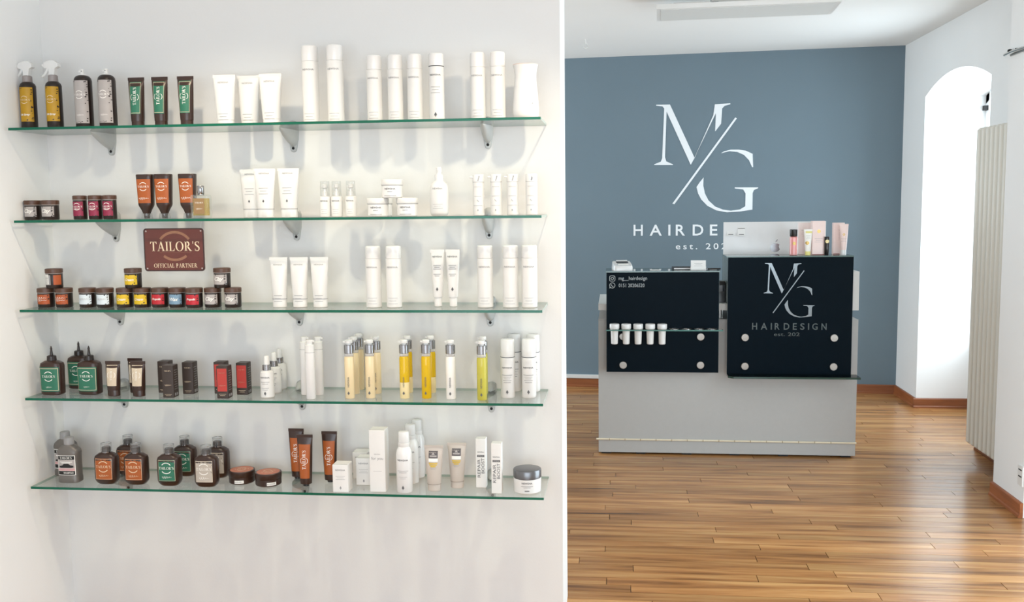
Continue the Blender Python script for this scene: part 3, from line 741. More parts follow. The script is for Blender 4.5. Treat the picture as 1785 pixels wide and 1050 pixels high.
LZ = 1.1811
tm = thing('card_terminal', 'white card terminal with dark screen on the lower glass ledge', 'card terminal', (.042, 6.055, LZ), math.radians(8))
obj('body', rings([rrect(0, .118, .13, .018), rrect(.018, .118, .13, .018), [(x, y, .030 + (.055 - .030) * (0.5 + y / .13)) for x, y, z in rrect(0, .112, .124, .018)]]), M_WHITEG, tm)
sc_ = obj('screen', ([(-.034, .0, .0436), (.040, .0, .0436), (.040, .052, .0536), (-.034, .052, .0536)], [(0, 1, 2, 3)]), M_BLACKP, tm, False)
obj('key', ([(-.03, -.045, .0345), (.035, -.045, .0345), (.035, -.012, .041), (-.03, -.012, .041)], [(0, 1, 2, 3)]), M_INKW, tm, False)
obj('receipt_slot', box(-.03, .04, .054, .0585, .05, .0605), M_WHITE, tm, False)
nb = thing('notebook', 'dark flat notebook lying on the lower glass ledge', 'notebook', (.46, 6.14, LZ), math.radians(3))
obj('cover', rbox(.20, .12, .014, .004), mat('dark_cover', (34, 30, 32), .5, noise=.1), nb)
obj('pages', box(-.098, .1006, -.0604, .058, .003, .011), M_CARD, nb, False)
ch = thing('card_holder', 'white card stand with printed card in front of the dark notebook', 'card holder', (.512, 6.035, LZ), math.radians(-3))
obj('card', rotx(box(-.046, .046, -.0008, .0008, 0, .062), math.radians(-14)), M_CARD, ch, False)
obj('base', join(box(-.048, .048, -.012, .022, 0, .006), box(-.048, .048, .018, .022, .006, .02)), M_WHITE, ch, False)
obj('print', rotx(([(x, -.0014, z) for x, z in fmove(lines(.05, 3, .008), 0, .042)[0]], lines(.05, 3, .008)[1]), math.radians(-14)), M_INKL, ch, False)
pn = thing('pen', 'dark pen lying beside the white card stand', 'pen', (.575, 6.05, LZ + .0058))
obj('barrel', tube([(-.005, 0, 0), (.075, .015, 0)], [.0052, .0052], 10), M_BLACKP, pn)
obj('tip', tube([(-.018, -.0024, 0), (-.005, 0, 0)], [.0008, .005], 10), M_CHROME, pn)
sl = thing('paper_slip', 'small white paper slip on the lower glass ledge', 'paper', (.245, 6.03, LZ))
obj('sheet', rbox(.062, .05, .004, .004), M_CARD, sl)
ph = thing('payment_device', 'black card reader standing between the two glass panels', 'card reader', (.655, 6.16, .9695))
obj('body', rings([rrect(0, .075, .09, .006), rrect(.12, .075, .085, .006), rrect(.135, .06, .07, .006)]), M_BLACKP, ph)
obj('screen', box(-.028, .028, -.0462, -.0440, .07, .11), mat('reader_screen', (38, 42, 46), .1, noise=.05), ph, False)

# cosmetics on the taller ledge
CZ = 1.2711
M_PINK = mat('pale_pink_carton', (236, 214, 208), .5, noise=.02)
M_GOLD = mat('gold_print', (196, 164, 96), .35, .6, noise=.1)
def carton_thing(name, label, cat, x, y, w, d, h, rz, material, z, extra=None, group=None):
    t = thing(name, label, cat, (x, y, z), rz, group); obj('carton', rbox(w, d, h), material, t)
    if extra:
        for nm, fl, mt in extra: obj(nm, ([(a, -d / 2 - .0005, b) for a, b in fl[0]], fl[1]), mt, t, False)
    return t
def emblem(r): return farc(0, 0, r * .55, r * .9, 0, 2 * PI, 16)
def px_ledge(x, Y): return at_y(x, 440, Y).x
t = thing('pink_spray_bottle', 'pink see-through spray bottle with black cap on the taller ledge', 'spray bottle', (px_ledge(1383, 6.05), 6.05, CZ))
obj('body', lathe([(0, .021), (.003, .0235), (.108, .0235), (.114, .016), (.118, .013)], 24), mat('pink_liquid', (226, 150, 146), .2, noise=.1, nscale=20, coat=.5), t)
obj('cap', lathe([(.114, .0215), (.118, .0235), (.155, .0235), (.157, .021)], 24), M_BLACKP, t)
obj('emblem', Shape([(0, .0235, .0235), (.11, .0235, .0235)]).decal(emblem(.010), 0, .072), M_GOLD, t, False)
carton_thing('cosmetic_carton', 'pale pink carton behind the small yellow and white tube', 'carton', px_ledge(1402.5, 6.14), 6.14, .082, .04, .196, 0, mat('pale_rose_carton', (240, 224, 218), .5, noise=.02), CZ, [('print', fmove(lines(.05, 4, .012), 0, .15), M_INKL)])
carton_thing('cosmetic_carton', 'tallest pink carton with gold emblem on the taller ledge', 'carton', px_ledge(1425, 6.05), 6.05, .078, .045, .208, math.radians(4), M_PINK, CZ, [('emblem', fmove(emblem(.011), 0, .145), M_GOLD), ('band', fbox(-.039, .039, .001, .006), mat('dark_red_band', (150, 90, 84), .5, noise=.05)), ('print', fmove(lines(.05, 3, .01), 0, .10), M_INKL)])
carton_thing('cosmetic_carton', 'pink carton half behind the pink tube at the ledge end', 'carton', px_ledge(1460.5, 6.10), 6.10, .066, .045, .195, 0, M_PINK, CZ, [('print', fmove(lines(.004, 6, .012, .004), 0, .15), M_INKL), ('band', fbox(-.033, .005, .001, .006), MATS['dark_red_band'])])

# ---------------------------------------------------------------- product kinds (each a list of parts built once, shared by its copies)
KINDS = {}
class Kind:
    def __init__(s): s.p = []
    def add(s, name, geom, material, parent=-1, smooth=True):
        s.p.append((name, mesh_of(name, geom, material, smooth), parent)); return len(s.p) - 1
def place(kind, name, label, cat, loc, rz=0, group=None):
    t = thing(name, label, cat, loc, rz, group); made = []
    for nm, me, par in KINDS[kind].p:
        made.append(link(nm, me, t if par < 0 else made[par]))
        if nm in ('worn_flecks', 'small_print'): made[-1]['kind'] = 'stuff'
    return t
def newkind(k): KINDS[k] = Kind(); return KINDS[k]

# -- tubes standing on their caps
def tube_shape(w0, d0, w1, h, cap):
    secs = [(cap, w0 / 2, d0 / 2)]
    for i in range(1, 9):
        t = i / 8; z = cap + (h - .008 - cap) * t
        secs.append((z, w0 / 2 + (w1 - w0) / 2 * t, d0 / 2 * math.sqrt(max(0, 1 - t * t)) * (1 - .0) + .0016))
    secs.append((h, w1 / 2, .0016))
    return Shape(secs)
def tube_kind(key, w0, d0, w1, h, cap, body, capm, caprad=None, ring=None):
    K = newkind(key); S = tube_shape(w0, d0, w1, h, cap)
    K.add('body', S.geom(), body)
    cr = caprad or (w0 / 2 - .0008)
    K.add('cap', Shape([(0, cr - .0012, (cr - .0012) * d0 / w0), (.0012, cr, cr * d0 / w0), (cap - .001, cr, cr * d0 / w0), (cap, cr - .001, cr * d0 / w0)]).geom(), capm)
    K.add('crimp', box(-w1 / 2, w1 / 2, -.0019, .0019, h - .010, h + .0005), body, -1, False)
    if ring: K.add('cap_line', Shape([(cap - .001, w0 / 2 + .0004, d0 / 2 + .0004), (cap + .0008, w0 / 2 + .0004, d0 / 2 + .0004)]).geom(), ring)
    return K, S
M_LGREEN = lab('green', (38, 108, 84)); M_LORANGE = lab('orange', (166, 84, 28)); M_LGREY = lab('grey', (172, 165, 162)); M_LYEL = lab('yellow', (186, 142, 22))
M_LMAG = lab('magenta', (140, 32, 66)); M_LBLUE = lab('blue_grey', (120, 152, 176)); M_LWHITE = lab('pale_blue', (214, 224, 230)); M_LRED = lab('red', (184, 28, 42)); M_LBR = lab('brown_orange', (170, 80, 34))
M_LCREAM = lab('beige', (206, 190, 166)); M_LYELJ = lab('bright_yellow', (216, 180, 26))

def brown_tube(key, w0, d0, w1, h, cap, labm, inkm, capm=M_AMBER, caprad=None, lz=(.16, .95), lu=.72):
    K, S = tube_kind(key, w0, d0, w1, h, cap, M_AMBER, capm, caprad)
    z0, z1 = cap + (h - cap) * lz[0], cap + (h - cap) * lz[1] - .008
    def uw(z): return lu
    b = K.add('label', S.patch(-lu, lu, z0, z1), labm)
    tw = (z1 - z0) * .55
    K.add('lettering', S.decal(fturn(fcenter(serif("TAILOR'S"), tw)), 0, z0 + (z1 - z0) * .55), inkm, b, False)
    K.add('badge_arcs', S.decal(fjoin(farc(0, 0, w0 * .30, .0014, .74 * PI, 1.26 * PI), farc(0, 0, w0 * .30, .0014, -.26 * PI, .26 * PI)), 0, z0 + (z1 - z0) * .52), inkm, b, False)
    if key == 'green_tube':
        bo = S.sec((z0 + z1) / 2)[1] * lu * .93
        K.add('label_border', join(S.patch(-lu * .95, -lu * .91, z0 + .003, z1 - .003, .0008), S.patch(lu * .91, lu * .95, z0 + .003, z1 - .003, .0008), S.patch(-lu * .95, lu * .95, z0 + .003, z0 + .0042, .0008, True, 12, 1), S.patch(-lu * .95, lu * .95, z1 - .0042, z1 - .003, .0008, True, 12, 1)), M_CREAM, b, False)
    return K, S
brown_tube('green_tube', .046, .040, .060, .176, .022, M_LGREEN, M_INKW)
brown_tube('beige_tube', .046, .036, .056, .127, .022, M_LCREAM, M_INKW)
brown_tube('orange_tube', .042, .036, .058, .188, .010, M_LORANGE, M_INKW, M_BLACKP, .011, (.12, .86), .78)
K = KINDS['orange_tube']; K.add('shoulder', Shape([(.007, .012, .011), (.011, .021, .018), (.022, .0215, .0185)]).geom(), M_BLACKP)

def white_tube(key, w0, d0, w1, h, cap, logo_z, dropz=None, ring=M_INKL, ink=M_INKL, nl=3, body=M_WHITE):
    K, S = tube_kind(key, w0, d0, w1, h, cap, body, body, None, ring)
    K.add('lettering', S.decal(fcenter(sans('NEWSHA', .01, 0, 1.1), w0 * .62), 0, logo_z), ink, -1, False)
    K.add('small_print', S.decal(lines(w0 * .55, nl, .010), 0, logo_z - h * (.30 if dropz else .62)), ink, -1, False)
    if dropz: K.add('drop_emblem', S.decal(drop(.012), 0, dropz), M_INK, -1, False)
    return K, S
white_tube('wide_white_tube', .062, .046, .082, .177, .020, .150, None, None)
white_tube('white_tube_drop', .060, .042, .079, .172, .030, .155, .058)
white_tube('white_tube', .052, .040, .066, .177, .030, .152)
# slim tubes with narrow caps
K, S = tube_kind('slim_tube', .034, .030, .050, .200, .034, M_WHITE, M_WHITE, .0135)
K.add('lettering', S.decal(fcenter(sans('NEWSHA', .012), .034), 0, .176), M_INK, -1, False)
K.add('small_print', S.decal(fjoin(lines(.026, 3, .006), fmove(lines(.024, 2, .006), 0, -.030)), 0, .145), M_INK, -1, False)
K.add('drop_emblem', S.decal(drop(.015), 0, .062), M_INK, -1, False)
K.add('collar', Shape([(.032, .0145, .0145), (.036, .0165, .0148), (.0405, .0173, .0152)]).geom(), M_WHITE)
# grey-beige tubes
M_TAUPE = mat('taupe_plastic', (196, 186, 176), .4, noise=.03, nscale=20)
K, S = tube_kind('taupe_tube', .048, .040, .067, .161, .024, M_TAUPE, M_TAUPE, None, mat('taupe_line', (150, 138, 126), .5, noise=.05))
b = K.add('emblem_square', S.patch(-.016, .016, .118, .143, .0005, False, 6, 3), mat('slate_square', (92, 86, 88), .5, noise=.1, nscale=80))
K.add('emblem_print', S.decal(fjoin(fpoly([(-.006, 0), (.006, 0), (0, .009)]), fbox(-.012, .012, -.007, -.002)), 0, .130, .0011), M_LGREY, b, False)
K.add('white_block', S.patch(-.016, .016, .106, .117, .0005, False, 6, 2), M_INKW)
K.add('yellow_print', S.decal(fjoin(fbox(-.015, .015, -.0035, 0), fbox(-.013, .013, -.009, -.0055), fbox(-.009, .009, -.0145, -.011)), 0, .102), M_LYELJ, -1, False)
K.add('small_print', S.decal(lines(.024, 2, .004, .0008), 0, .084), M_INKL, -1, False)

# -- round cans and bottles
def can_kind(key, r, h, capz, ink, band=None, drp=False, cap_r=None, print_z=.07):
    K = newkind(key)
    prof = [(0, r - .002), (.002, r), (capz - .0006, r)]
    S = Shape([(z, q, q) for z, q in prof]); K.add('body', S.geom(), M_WHITE)
    K.add('cap', lathe([(capz, r - .0004), (capz + .001, r - .0001), (h - .004, r - .0006), (h - .001, r - .003), (h, r - .007)]), M_WHITEG)
    if band: K.add('band', lathe([(capz - .0012, r + .0003), (capz + .0012, r + .0003)]), band)
    K.add('lettering', S.decal(fcenter(sans('NEWSHA', .012, 0, 1.1), r * 1.35), 0, capz - .030), ink, -1, False)
    K.add('small_print', S.decal(lines(r * 1.2, 3, .010, .0009), 0, print_z if not drp else capz * .62), ink, -1, False)
    if drp: K.add('drop_emblem', S.decal(drop(.017), 0, .022), M_INK, -1, False)
    return K
can_kind('tall_can', .0285, .269, .215, M_INKL, None, False, None, .034)
can_kind('can', .0262, .230, .180, M_INKL, None, False, None, .034)
can_kind('banded_can', .0265, .231, .186, M_INK, M_BLACKP, True)
can_kind('short_can', .0272, .216, .172, M_INKL, None, False, None, .034)
# diffuser vase
K = newkind('diffuser')
K.add('body', lathe([(0, .034), (.004, .040), (.015, .0445), (.035, .0455), (.08, .0420), (.12, .0382), (.15, .0370), (.170, .0395), (.182, .0432), (.184, .0420), (.180, .0395), (.165, .0370), (.160, .0)], 36), M_WHITEG)
S = Shape([(0, .044, .044), (.06, .044, .044)])
K.add('button', S.decal(farc(0, 0, .010, .0010, 0, 2 * PI, 24), .024, .040), M_INKL, -1, False)
K.add('indicator', S.decal(farc(0, 0, .0006, .0012, 0, 2 * PI, 8), .026, .052), M_INK, -1, False)
K.add('rim', lathe([(.1825, .0432), (.1845, .0434), (.1850, .0415)], 36), mat('rose_rim', (214, 190, 176), .4, noise=.03))

# amber trigger spray
K = newkind('trigger_spray')
S = Shape([(0, .0255, .0255), (.003, .0275, .0275), (.155, .0275, .0275), (.163, .0245, .0245), (.170, .0165, .0165), (.174, .0140, .0140)])
K.add('body', S.geom(), M_AMBER2)
b = K.add('label', S.patch(-.9, .9, .028, .150), M_LYEL)
K.add('lettering', S.decal(badge(.036), 0, .105), M_CREAM, b, False)
K.add('script_print', S.decal(script('Salt Spray', .034), 0, .052), M_INKW, b, False)
K.add('worn_flecks', S.decal(flecks(.046, .118, 16, 3), 0, .089, .0007), M_AMBER2, b, False)
c = K.add('collar', lathe([(.168, .0160), (.170, .0172), (.190, .0165), (.193, .013)], 20), mat('grey_collar', (150, 142, 140), .35, noise=.05))
hd = [(-.030, .222), (-.026, .236), (-.005, .244), (.012, .243), (.024, .234), (.026, .222), (.014, .216), (.010, .192), (-.009, .192), (-.010, .214), (-.024, .217)]
K.add('spray_head', prism(hd, -.010, .010), M_MILK, -1, False)
K.add('trigger', join(tube([(-.017, 0, .218), (-.022, 0, .206), (-.032, 0, .193), (-.040, 0, .188)], [.006, .0055, .005, .004], 8)), M_MILK)
K.add('nozzle', tube([(-.029, 0, .229), (-.037, 0, .228)], [.0062, .0062], 10), M_WHITE)
# brown mist bottle with white nozzle
K = newkind('mist_bottle')
S = Shape([(0, .0285, .0285), (.003, .0305, .0305), (.168, .0305, .0305), (.178, .0285, .0285), (.185, .0225, .0225), (.188, .0165, .0165)])
K.add('body', S.geom(), M_AMBER2)
b = K.add('label', S.patch(-.86, .86, .018, .168), M_LGREY)
K.add('lettering', S.decal(badge(.038), 0, .118), M_INKW, b, False)
K.add('script_print', S.decal(squiggle(.024), 0, .046), M_INKW, b, False)
K.add('worn_flecks', S.decal(flecks(.050, .146, 26, 11), 0, .093, .0007), M_AMBER2, b, False)
K.add('nozzle', join(lathe([(.187, .0150), (.190, .0145), (.193, .0075), (.197, .0065), (.208, .0065), (.210, .0055)], 18), move(box(-.012, .006, -.004, .004, .200, .207), 0, 0, 0)), M_WHITE)
K.add('nozzle_hole', move(rotx(lathe([(0, .0016), (.0006, .0016)], 8), PI / 2), 0, -.0065, .203), M_DARK)

# screw jars
def jar_kind(key, r, h, labm, txt, inkm=M_INKW, lidh=.015, barcode=False, seed=1, lz0=.012):
    K = newkind(key); hb = h - lidh
    S = Shape([(0, r * .90, r * .90), (.003, r * .955, r * .955), (hb - .003, r * .955, r * .955), (hb, r * .90, r * .90)])
    K.add('body', S.geom(), M_AMBER2)
    l = K.add('lid', lathe([(hb - .001, r - .001), (hb, r), (h - .002, r), (h - .0006, r - .0015), (h, r - .004)]), M_LIDBR)
    K.add('lid_line', lathe([(hb - .0030, r * .962), (hb - .0012, r * .975)]), M_LGREY, l)
    if barcode:
        b = K.add('barcode_label', S.patch(-.85, .10, lz0, hb - .008), M_INKL)
        K.add('barcode', S.decal(fjoin(fbox(-.010, .006, -.018, .018)), -.010, lz0 + .020), M_INKW, b, False)
        K.add('bars', S.decal(fjoin(*[fbox(-.008, .004, -.016 + i * .004, -.0145 + i * .004) for i in range(8)]), -.010, lz0 + .020, .0012), M_INK, b, False)
        b = K.add('label', S.patch(.42, .99, lz0, hb - .008), labm)
    else:
        b = K.add('label', S.patch(-.88, .80, lz0, hb - .008), labm)
        K.add('script_print', S.decal((script if txt in ('Clay', 'Cream', 'Propolis', 'Wax') else script2)(txt, r * 1.05), -r * .05, lz0 + (hb - lz0) * .42), inkm, b, False)
        K.add('worn_flecks', S.decal(flecks(r * 1.5, hb - lz0 - .010, 10, seed), -r * .03, lz0 + (hb - .008 - lz0) / 2, .0007), M_AMBER2, b, False)
JR, JH = .0305, .0705
jar_kind('jar_grey', JR, JH, M_LGREY, 'Clay', seed=1)
jar_kind('jar_orange', JR, JH, M_LBR, 'Royal', seed=2)
jar_kind('jar_orange_turned', JR, JH, M_LBR, '', barcode=True)
jar_kind('jar_pale', JR, JH, M_LWHITE, 'Fibre', M_LGREY, seed=4)
jar_kind('jar_yellow', JR, JH, M_LYELJ, 'Cream', seed=5)
jar_kind('jar_red', JR, JH, M_LRED, 'Propolis', seed=6)
jar_kind('jar_blue', JR, JH, M_LBLUE, 'Wax', seed=7)
jar_kind('jar_magenta', .0248, .086, M_LMAG, 'Powder', seed=8, lidh=.014)
S = Shape([(0, .0237, .0237), (.07, .0237, .0237)])
KINDS['jar_magenta'].add('badge', S.decal(badge(.034), 0, .046, .0010), M_INKW, 2, False)

# inverted orange bottle on clear cap
K = newkind('inverted_bottle')
S = Shape([(.018, .0125, .0125, 2.4), (.030, .017, .0145, 2.6), (.046, .0262, .019, 2.8), (.052, .0275, .0195, 3.0), (.150, .0315, .0205, 3.2), (.156, .0320, .0205, 3.2), (.159, .0310, .0195, 3.0)])
K.add('body', S.geom(36), M_AMBER)
b = K.add('label', S.patch(-.84, .84, .056, .142), M_LORANGE)
K.add('lettering', S.decal(badge(.040), 0, .115), M_INKW, b, False)
K.add('script_print', S.decal(squiggle(.034), 0, .072), M_INKW, b, False)
K.add('cap_core', lathe([(.001, .0100), (.0185, .0115)], 20), M_AMBER2)
K.add('clear_cap', lathe([(0, .0185), (.002, .0195), (.019, .0180), (.020, .013)], 24), M_CLEARP)
# perfume bottle
K = newkind('perfume_bottle')
K.add('glass_body', rings([rrect(0, .062, .034, .004), rrect(.003, .064, .036, .004), rrect(.078, .064, .036, .004), rrect(.082, .058, .030, .004)]), clear('thick_clear_glass', (.95, .97, .96), .0, 1.5, haze=.06))
K.add('perfume', rings([rrect(.010, .052, .026, .003), rrect(.070, .052, .026, .003)]), clear('golden_liquid', (.90, .78, .36), .0, 1.33, haze=.12, haze_rgb=(226, 190, 84)))
b = K.add('label', box(-.019, .019, -.0188, -.0182, .016, .070), mat('label_bronze', (146, 116, 78), .5, noise=.12, nscale=60), -1, False)
K.add('lettering', ([(x, -.0191, z + .055) for x, z in fcenter(serif("TAILOR'S"), .030)[0]], fcenter(serif("TAILOR'S"), .030)[1]), M_INKW, b, False)
K.add('script_print', ([(x, -.0191, z + .033) for x, z in squiggle(.022)[0]], squiggle(.022)[1]), M_INKW, b, False)
K.add('collar', lathe([(.080, .012), (.084, .0115), (.086, .010)], 20), M_CHROME)
K.add('cap', lathe([(.086, .0115), (.087, .0122), (.112, .0122), (.114, .0110)], 24), M_CHROME)

# mini pump bottle with clear overcap
K = newkind('mini_pump')
S = Shape([(0, .0180, .0180), (.002, .0198, .0198), (.066, .0198, .0198), (.071, .0185, .0185), (.073, .0125, .0125)])
K.add('body', S.geom(), M_WHITE)
K.add('pump', join(lathe([(.072, .0105), (.088, .0100), (.090, .005), (.100, .005), (.102, .0095), (.112, .0095), (.114, .008)], 20), box(-.0125, 0, -.004, .004, .103, .110)), M_WHITE)
K.add('clear_cap', lathe([(.0735, .0165), (.122, .0160), (.125, .0155)], 24), M_CLEARP)
K.add('lettering', S.decal(fcenter(sans('NEWSHA', .012), .026), 0, .056), M_INK, -1, False)
K.add('small_print', S.decal(lines(.020, 3, .007, .0008), 0, .026), M_INKL, -1, False)

# white cream jar
K = newkind('cream_jar')
S = Shape([(0, .0335, .0335), (.003, .0360, .0360), (.041, .0362, .0362), (.043, .0345, .0345)])
K.add('body', S.geom(36), M_WHITEG)
K.add('lid', lathe([(.0425, .0372), (.044, .0382), (.061, .0382), (.063, .0370), (.0638, .034)], 36), M_WHITE)
K.add('lid_line', lathe([(.0432, .0378), (.0445, .0386)], 36), M_INKL)
K.add('lettering', S.decal(fcenter(sans('NEWSHA', .012), .036), 0, .031), M_INK, -1, False)
K.add('small_print', S.decal(fjoin(lines(.018, 1, .005), fmove(fbox(-.020, .020, -.0005, .0005), 0, -.014)), 0, .021), M_INK, -1, False)

# round-shouldered spray bottle
K = newkind('round_spray')
S = Shape([(0, .024, .024), (.004, .0295, .0295), (.012, .0325, .0325), (.080, .0330, .0330), (.100, .0315, .0315), (.112, .0265, .0265), (.119, .0175, .0175), (.122, .0140, .0140)])
K.add('body', S.geom(32), M_WHITE)
K.add('collar', lathe([(.120, .0140), (.122, .0150), (.140, .0150), (.142, .0125)], 20), M_WHITEG)
K.add('nozzle', join(lathe([(.141, .0095), (.150, .0085), (.152, .0100), (.166, .0095), (.168, .0075)], 18), box(-.0035, .0035, -.0115, -.007, .157, .162)), M_WHITE)
K.add('lettering', S.decal(fcenter(sans('NEWSHA', .012), .034), 0, .094), M_INKL, -1, False)
K.add('small_print', S.decal(lines(.034, 3, .007, .0008), 0, .040), M_INKL, -1, False)

# airless dispensers with side nozzle
def airless(key, nozzle_angle):
    K = newkind(key)
    S = Shape([(0, .0185, .0185), (.002, .0200, .0200), (.114, .0200, .0200)])
    K.add('body', S.geom(), M_WHITE)
    K.add('head', lathe([(.1145, .0200), (.138, .0200), (.1405, .0185), (.141, .015)], 28), M_WHITEG)
    K.add('head_line', lathe([(.1135, .0202), (.1147, .0202)], 28), M_INKL)
    K.add('nozzle', rotz(join(tube([(0, -.018, .131), (0, -.030, .131)], [.0035, .003], 10)), nozzle_angle), M_WHITE)
    K.add('dial_mark', S.decal(fjoin(fstroke([(-.001, -.010), (.003, .004)], .0030), farc(.003, .005, .0012, .0024, 0, 2 * PI, 8)), .002, .128), M_INKL, -1, False)
    K.add('small_print', S.decal(fjoin(fbox(-.012, .012, -.0004, .0004), fmove(fbox(-.012, .012, -.0004, .0004), 0, -.032), fmove(fbox(-.014, .014, -.0004, .0004), 0, -.064), fmove(fstroke([(-.003, .004), (.003, -.003)], .0016), 0, -.048), fmove(drop(.008), 0, -.080)), 0, .098), M_INKL, -1, False)
airless('airless_side', -PI / 2 + .3)
airless('airless_front', 0.25)

# brown oil bottle with pointed nozzle
K = newkind('nozzle_flask')
S = Shape([(0, .036, .024, 3), (.004, .0400, .0270, 3.2), (.105, .0415, .0280, 3.2), (.117, .0385, .0260, 3), (.124, .026, .020, 2.4), (.126, .0155, .0155, 2)])
K.add('body', S.geom(36), M_AMBER)
b = K.add('label', S.patch(-.88, .88, .014, .104), M_LGREEN)
K.add('label_border', join(S.patch(.80, .83, .018, .100, .0008, True, 2, 6), S.patch(-.83, -.80, .018, .100, .0008, True, 2, 6), S.patch(-.83, .83, .018, .0195, .0008, True, 12, 1), S.patch(-.83, .83, .0985, .100, .0008, True, 12, 1)), M_CREAM, b, False)
K.add('lettering', S.decal(badge(.048), 0, .070), M_INKW, b, False)
K.add('script_print', S.decal(squiggle(.022), 0, .030), M_INKW, b, False)
K.add('collar', lathe([(.124, .0150), (.126, .0168), (.142, .0160), (.144, .012)], 20), M_AMBER2)
K.add('pointed_tip', lathe([(.143, .0062), (.150, .0052), (.165, .0035), (.168, .0042), (.172, .0032), (.178, .0012)], 14), M_AMBER2)

# carton boxes
def carton_kind(key, w, d, h, main, side, front, flap=True):
    K = newkind(key); b = K.add('carton', rbox(w, d, h), main)
    for nm, fl, mt in front: K.add(nm, ([(x, -d / 2 - .0005, z) for x, z in fl[0]], fl[1]), mt, b, False)
    for nm, fl, mt in side: K.add(nm, ([(w / 2 + .0005, y, z) for y, z in fl[0]], fl[1]), mt, b, False)
    if flap: K.add('flap_seam', ([(-w * .46, -d * .42, h + .0003), (w * .46, -d * .42, h + .0003), (w * .46, -d * .38, h + .0003), (-w * .46, -d * .38, h + .0003)], [(0, 1, 2, 3)]), M_INKL, b, False)
M_BOXBR = mat('dark_brown_carton', (56, 45, 40), .5, noise=.15, nscale=30)
M_BOXRED = mat('red_carton_face', (182, 58, 50), .5, noise=.08, nscale=30)
sidep = [('side_print', fjoin(fmove(lines(.026, 9, .0085, .0016), 0, .098), fbox(-.012, -.002, .006, .016), fbox(.003, .012, .006, .016)), M_INKL)]
carton_kind('brown_carton', .041, .041, .117, M_BOXBR, sidep, [('lettering', fmove(fcenter(serif("TAILOR'S"), .024), 0, .097), M_CREAM), ('script_print', fmove(squiggle(.024), 0, .045), M_CREAM), ('small_print', fmove(lines(.026, 2, .004, .0008), 0, .012), M_CREAM)])
carton_kind('red_carton', .041, .041, .117, M_BOXBR, sidep, [('red_face', fbox(-.0175, .0175, .026, .108), M_BOXRED), ('lettering', [(x, z) for x, z in fmove(fcenter(serif("TAILOR'S"), .024), 0, .092)[0]] and fmove(fcenter(serif("TAILOR'S"), .024), 0, .092), M_CREAM), ('small_print', fmove(lines(.026, 2, .005, .0012), 0, .016), M_CREAM), ('script_print', fmove(squiggle(.024), 0, .046), M_CREAM)])
for part in ('red_carton',):
    pass
carton_kind('small_white_carton', .056, .056, .099, M_CARD, [], [('lettering', fmove(fcenter(sans('NEWSHA', .01), .036), 0, .080), M_INKL), ('small_print', fmove(lines(.034, 3, .006, .0008), 0, .058), M_INKL), ('drop_emblem', fmove(drop(.013), 0, .016), M_INKL)])
carton_kind('tall_white_carton', .056, .056, .222, M_CARD, [], [('lettering', fmove(fcenter(sans('NEWSHA', .01), .022), 0, .136), M_INKL), ('script_print', fmove(fcenter(sans('for you'), .042), 0, .120), M_INKL), ('small_print', fmove(lines(.030, 1, .006, .0008), 0, .075), M_INKL)])
M_BOXGR = mat('silver_carton_face', (206, 206, 204), .4, noise=.03)
carton_kind('repair_carton', .036, .036, .178, M_CARD, [], [('lettering', fmove(fcenter(sans('NEWSHA', .01), .024), 0, .130), M_INK), ('dark_tag', fbox(-.013, .013, .112, .1195), M_INK), ('tag_lettering', fmove(fcenter(sans('INTENSE', .01), .019), 0, .1158), M_INKW),
             ('large_lettering', fjoin(fmove(fturn(fcenter(sans('REPAIR', .004), .066, .0105)), -.0068, .071), fmove(fturn(fcenter(sans('BOOST', .004), .055, .0105)), .0075, .080)), M_INK)])

# small white spray with chrome collar
K = newkind('mini_spray')
S = Shape([(0, .0215, .0215), (.003, .0245, .0245), (.082, .0245, .0245), (.092, .0225, .0225), (.097, .014, .014), (.099, .0125, .0125)])
K.add('body', S.geom(), M_WHITE)
K.add('collar', lathe([(.097, .0135), (.098, .0145), (.117, .0145), (.118, .012)], 24), M_CHROME)
K.add('nozzle', lathe([(.117, .0105), (.146, .0090), (.149, .007), (.150, .003)], 18), M_WHITE)
K.add('lettering', S.decal(fcenter(sans('NEWSHA', .012), .032), 0, .074), M_INK, -1, False)
K.add('small_print', S.decal(fjoin(lines(.030, 2, .007, .001), fmove(lines(.026, 2, .006, .001), 0, -.022)), 0, .058), M_INK, -1, False)
K.add('drop_emblem', S.decal(drop(.015), 0, .017), M_INK, -1, False)
# slim white stick with lever pump
K = newkind('slim_dispenser')
S = Shape([(0, .0155, .0155), (.002, .0168, .0168), (.165, .0168, .0168)])
K.add('body', S.geom(), M_WHITEG)
K.add('collar', lathe([(.166, .0168), (.192, .0165), (.194, .013)], 24), M_WHITE)
K.add('pump_head', join(lathe([(.193, .0105), (.200, .0105), (.207, .0125), (.210, .012)], 20), box(0, .018, -.004, .004, .203, .2085)), M_WHITE)
K.add('seam', lathe([(.1650, .0171), (.1662, .0171)], 24), M_INKL)
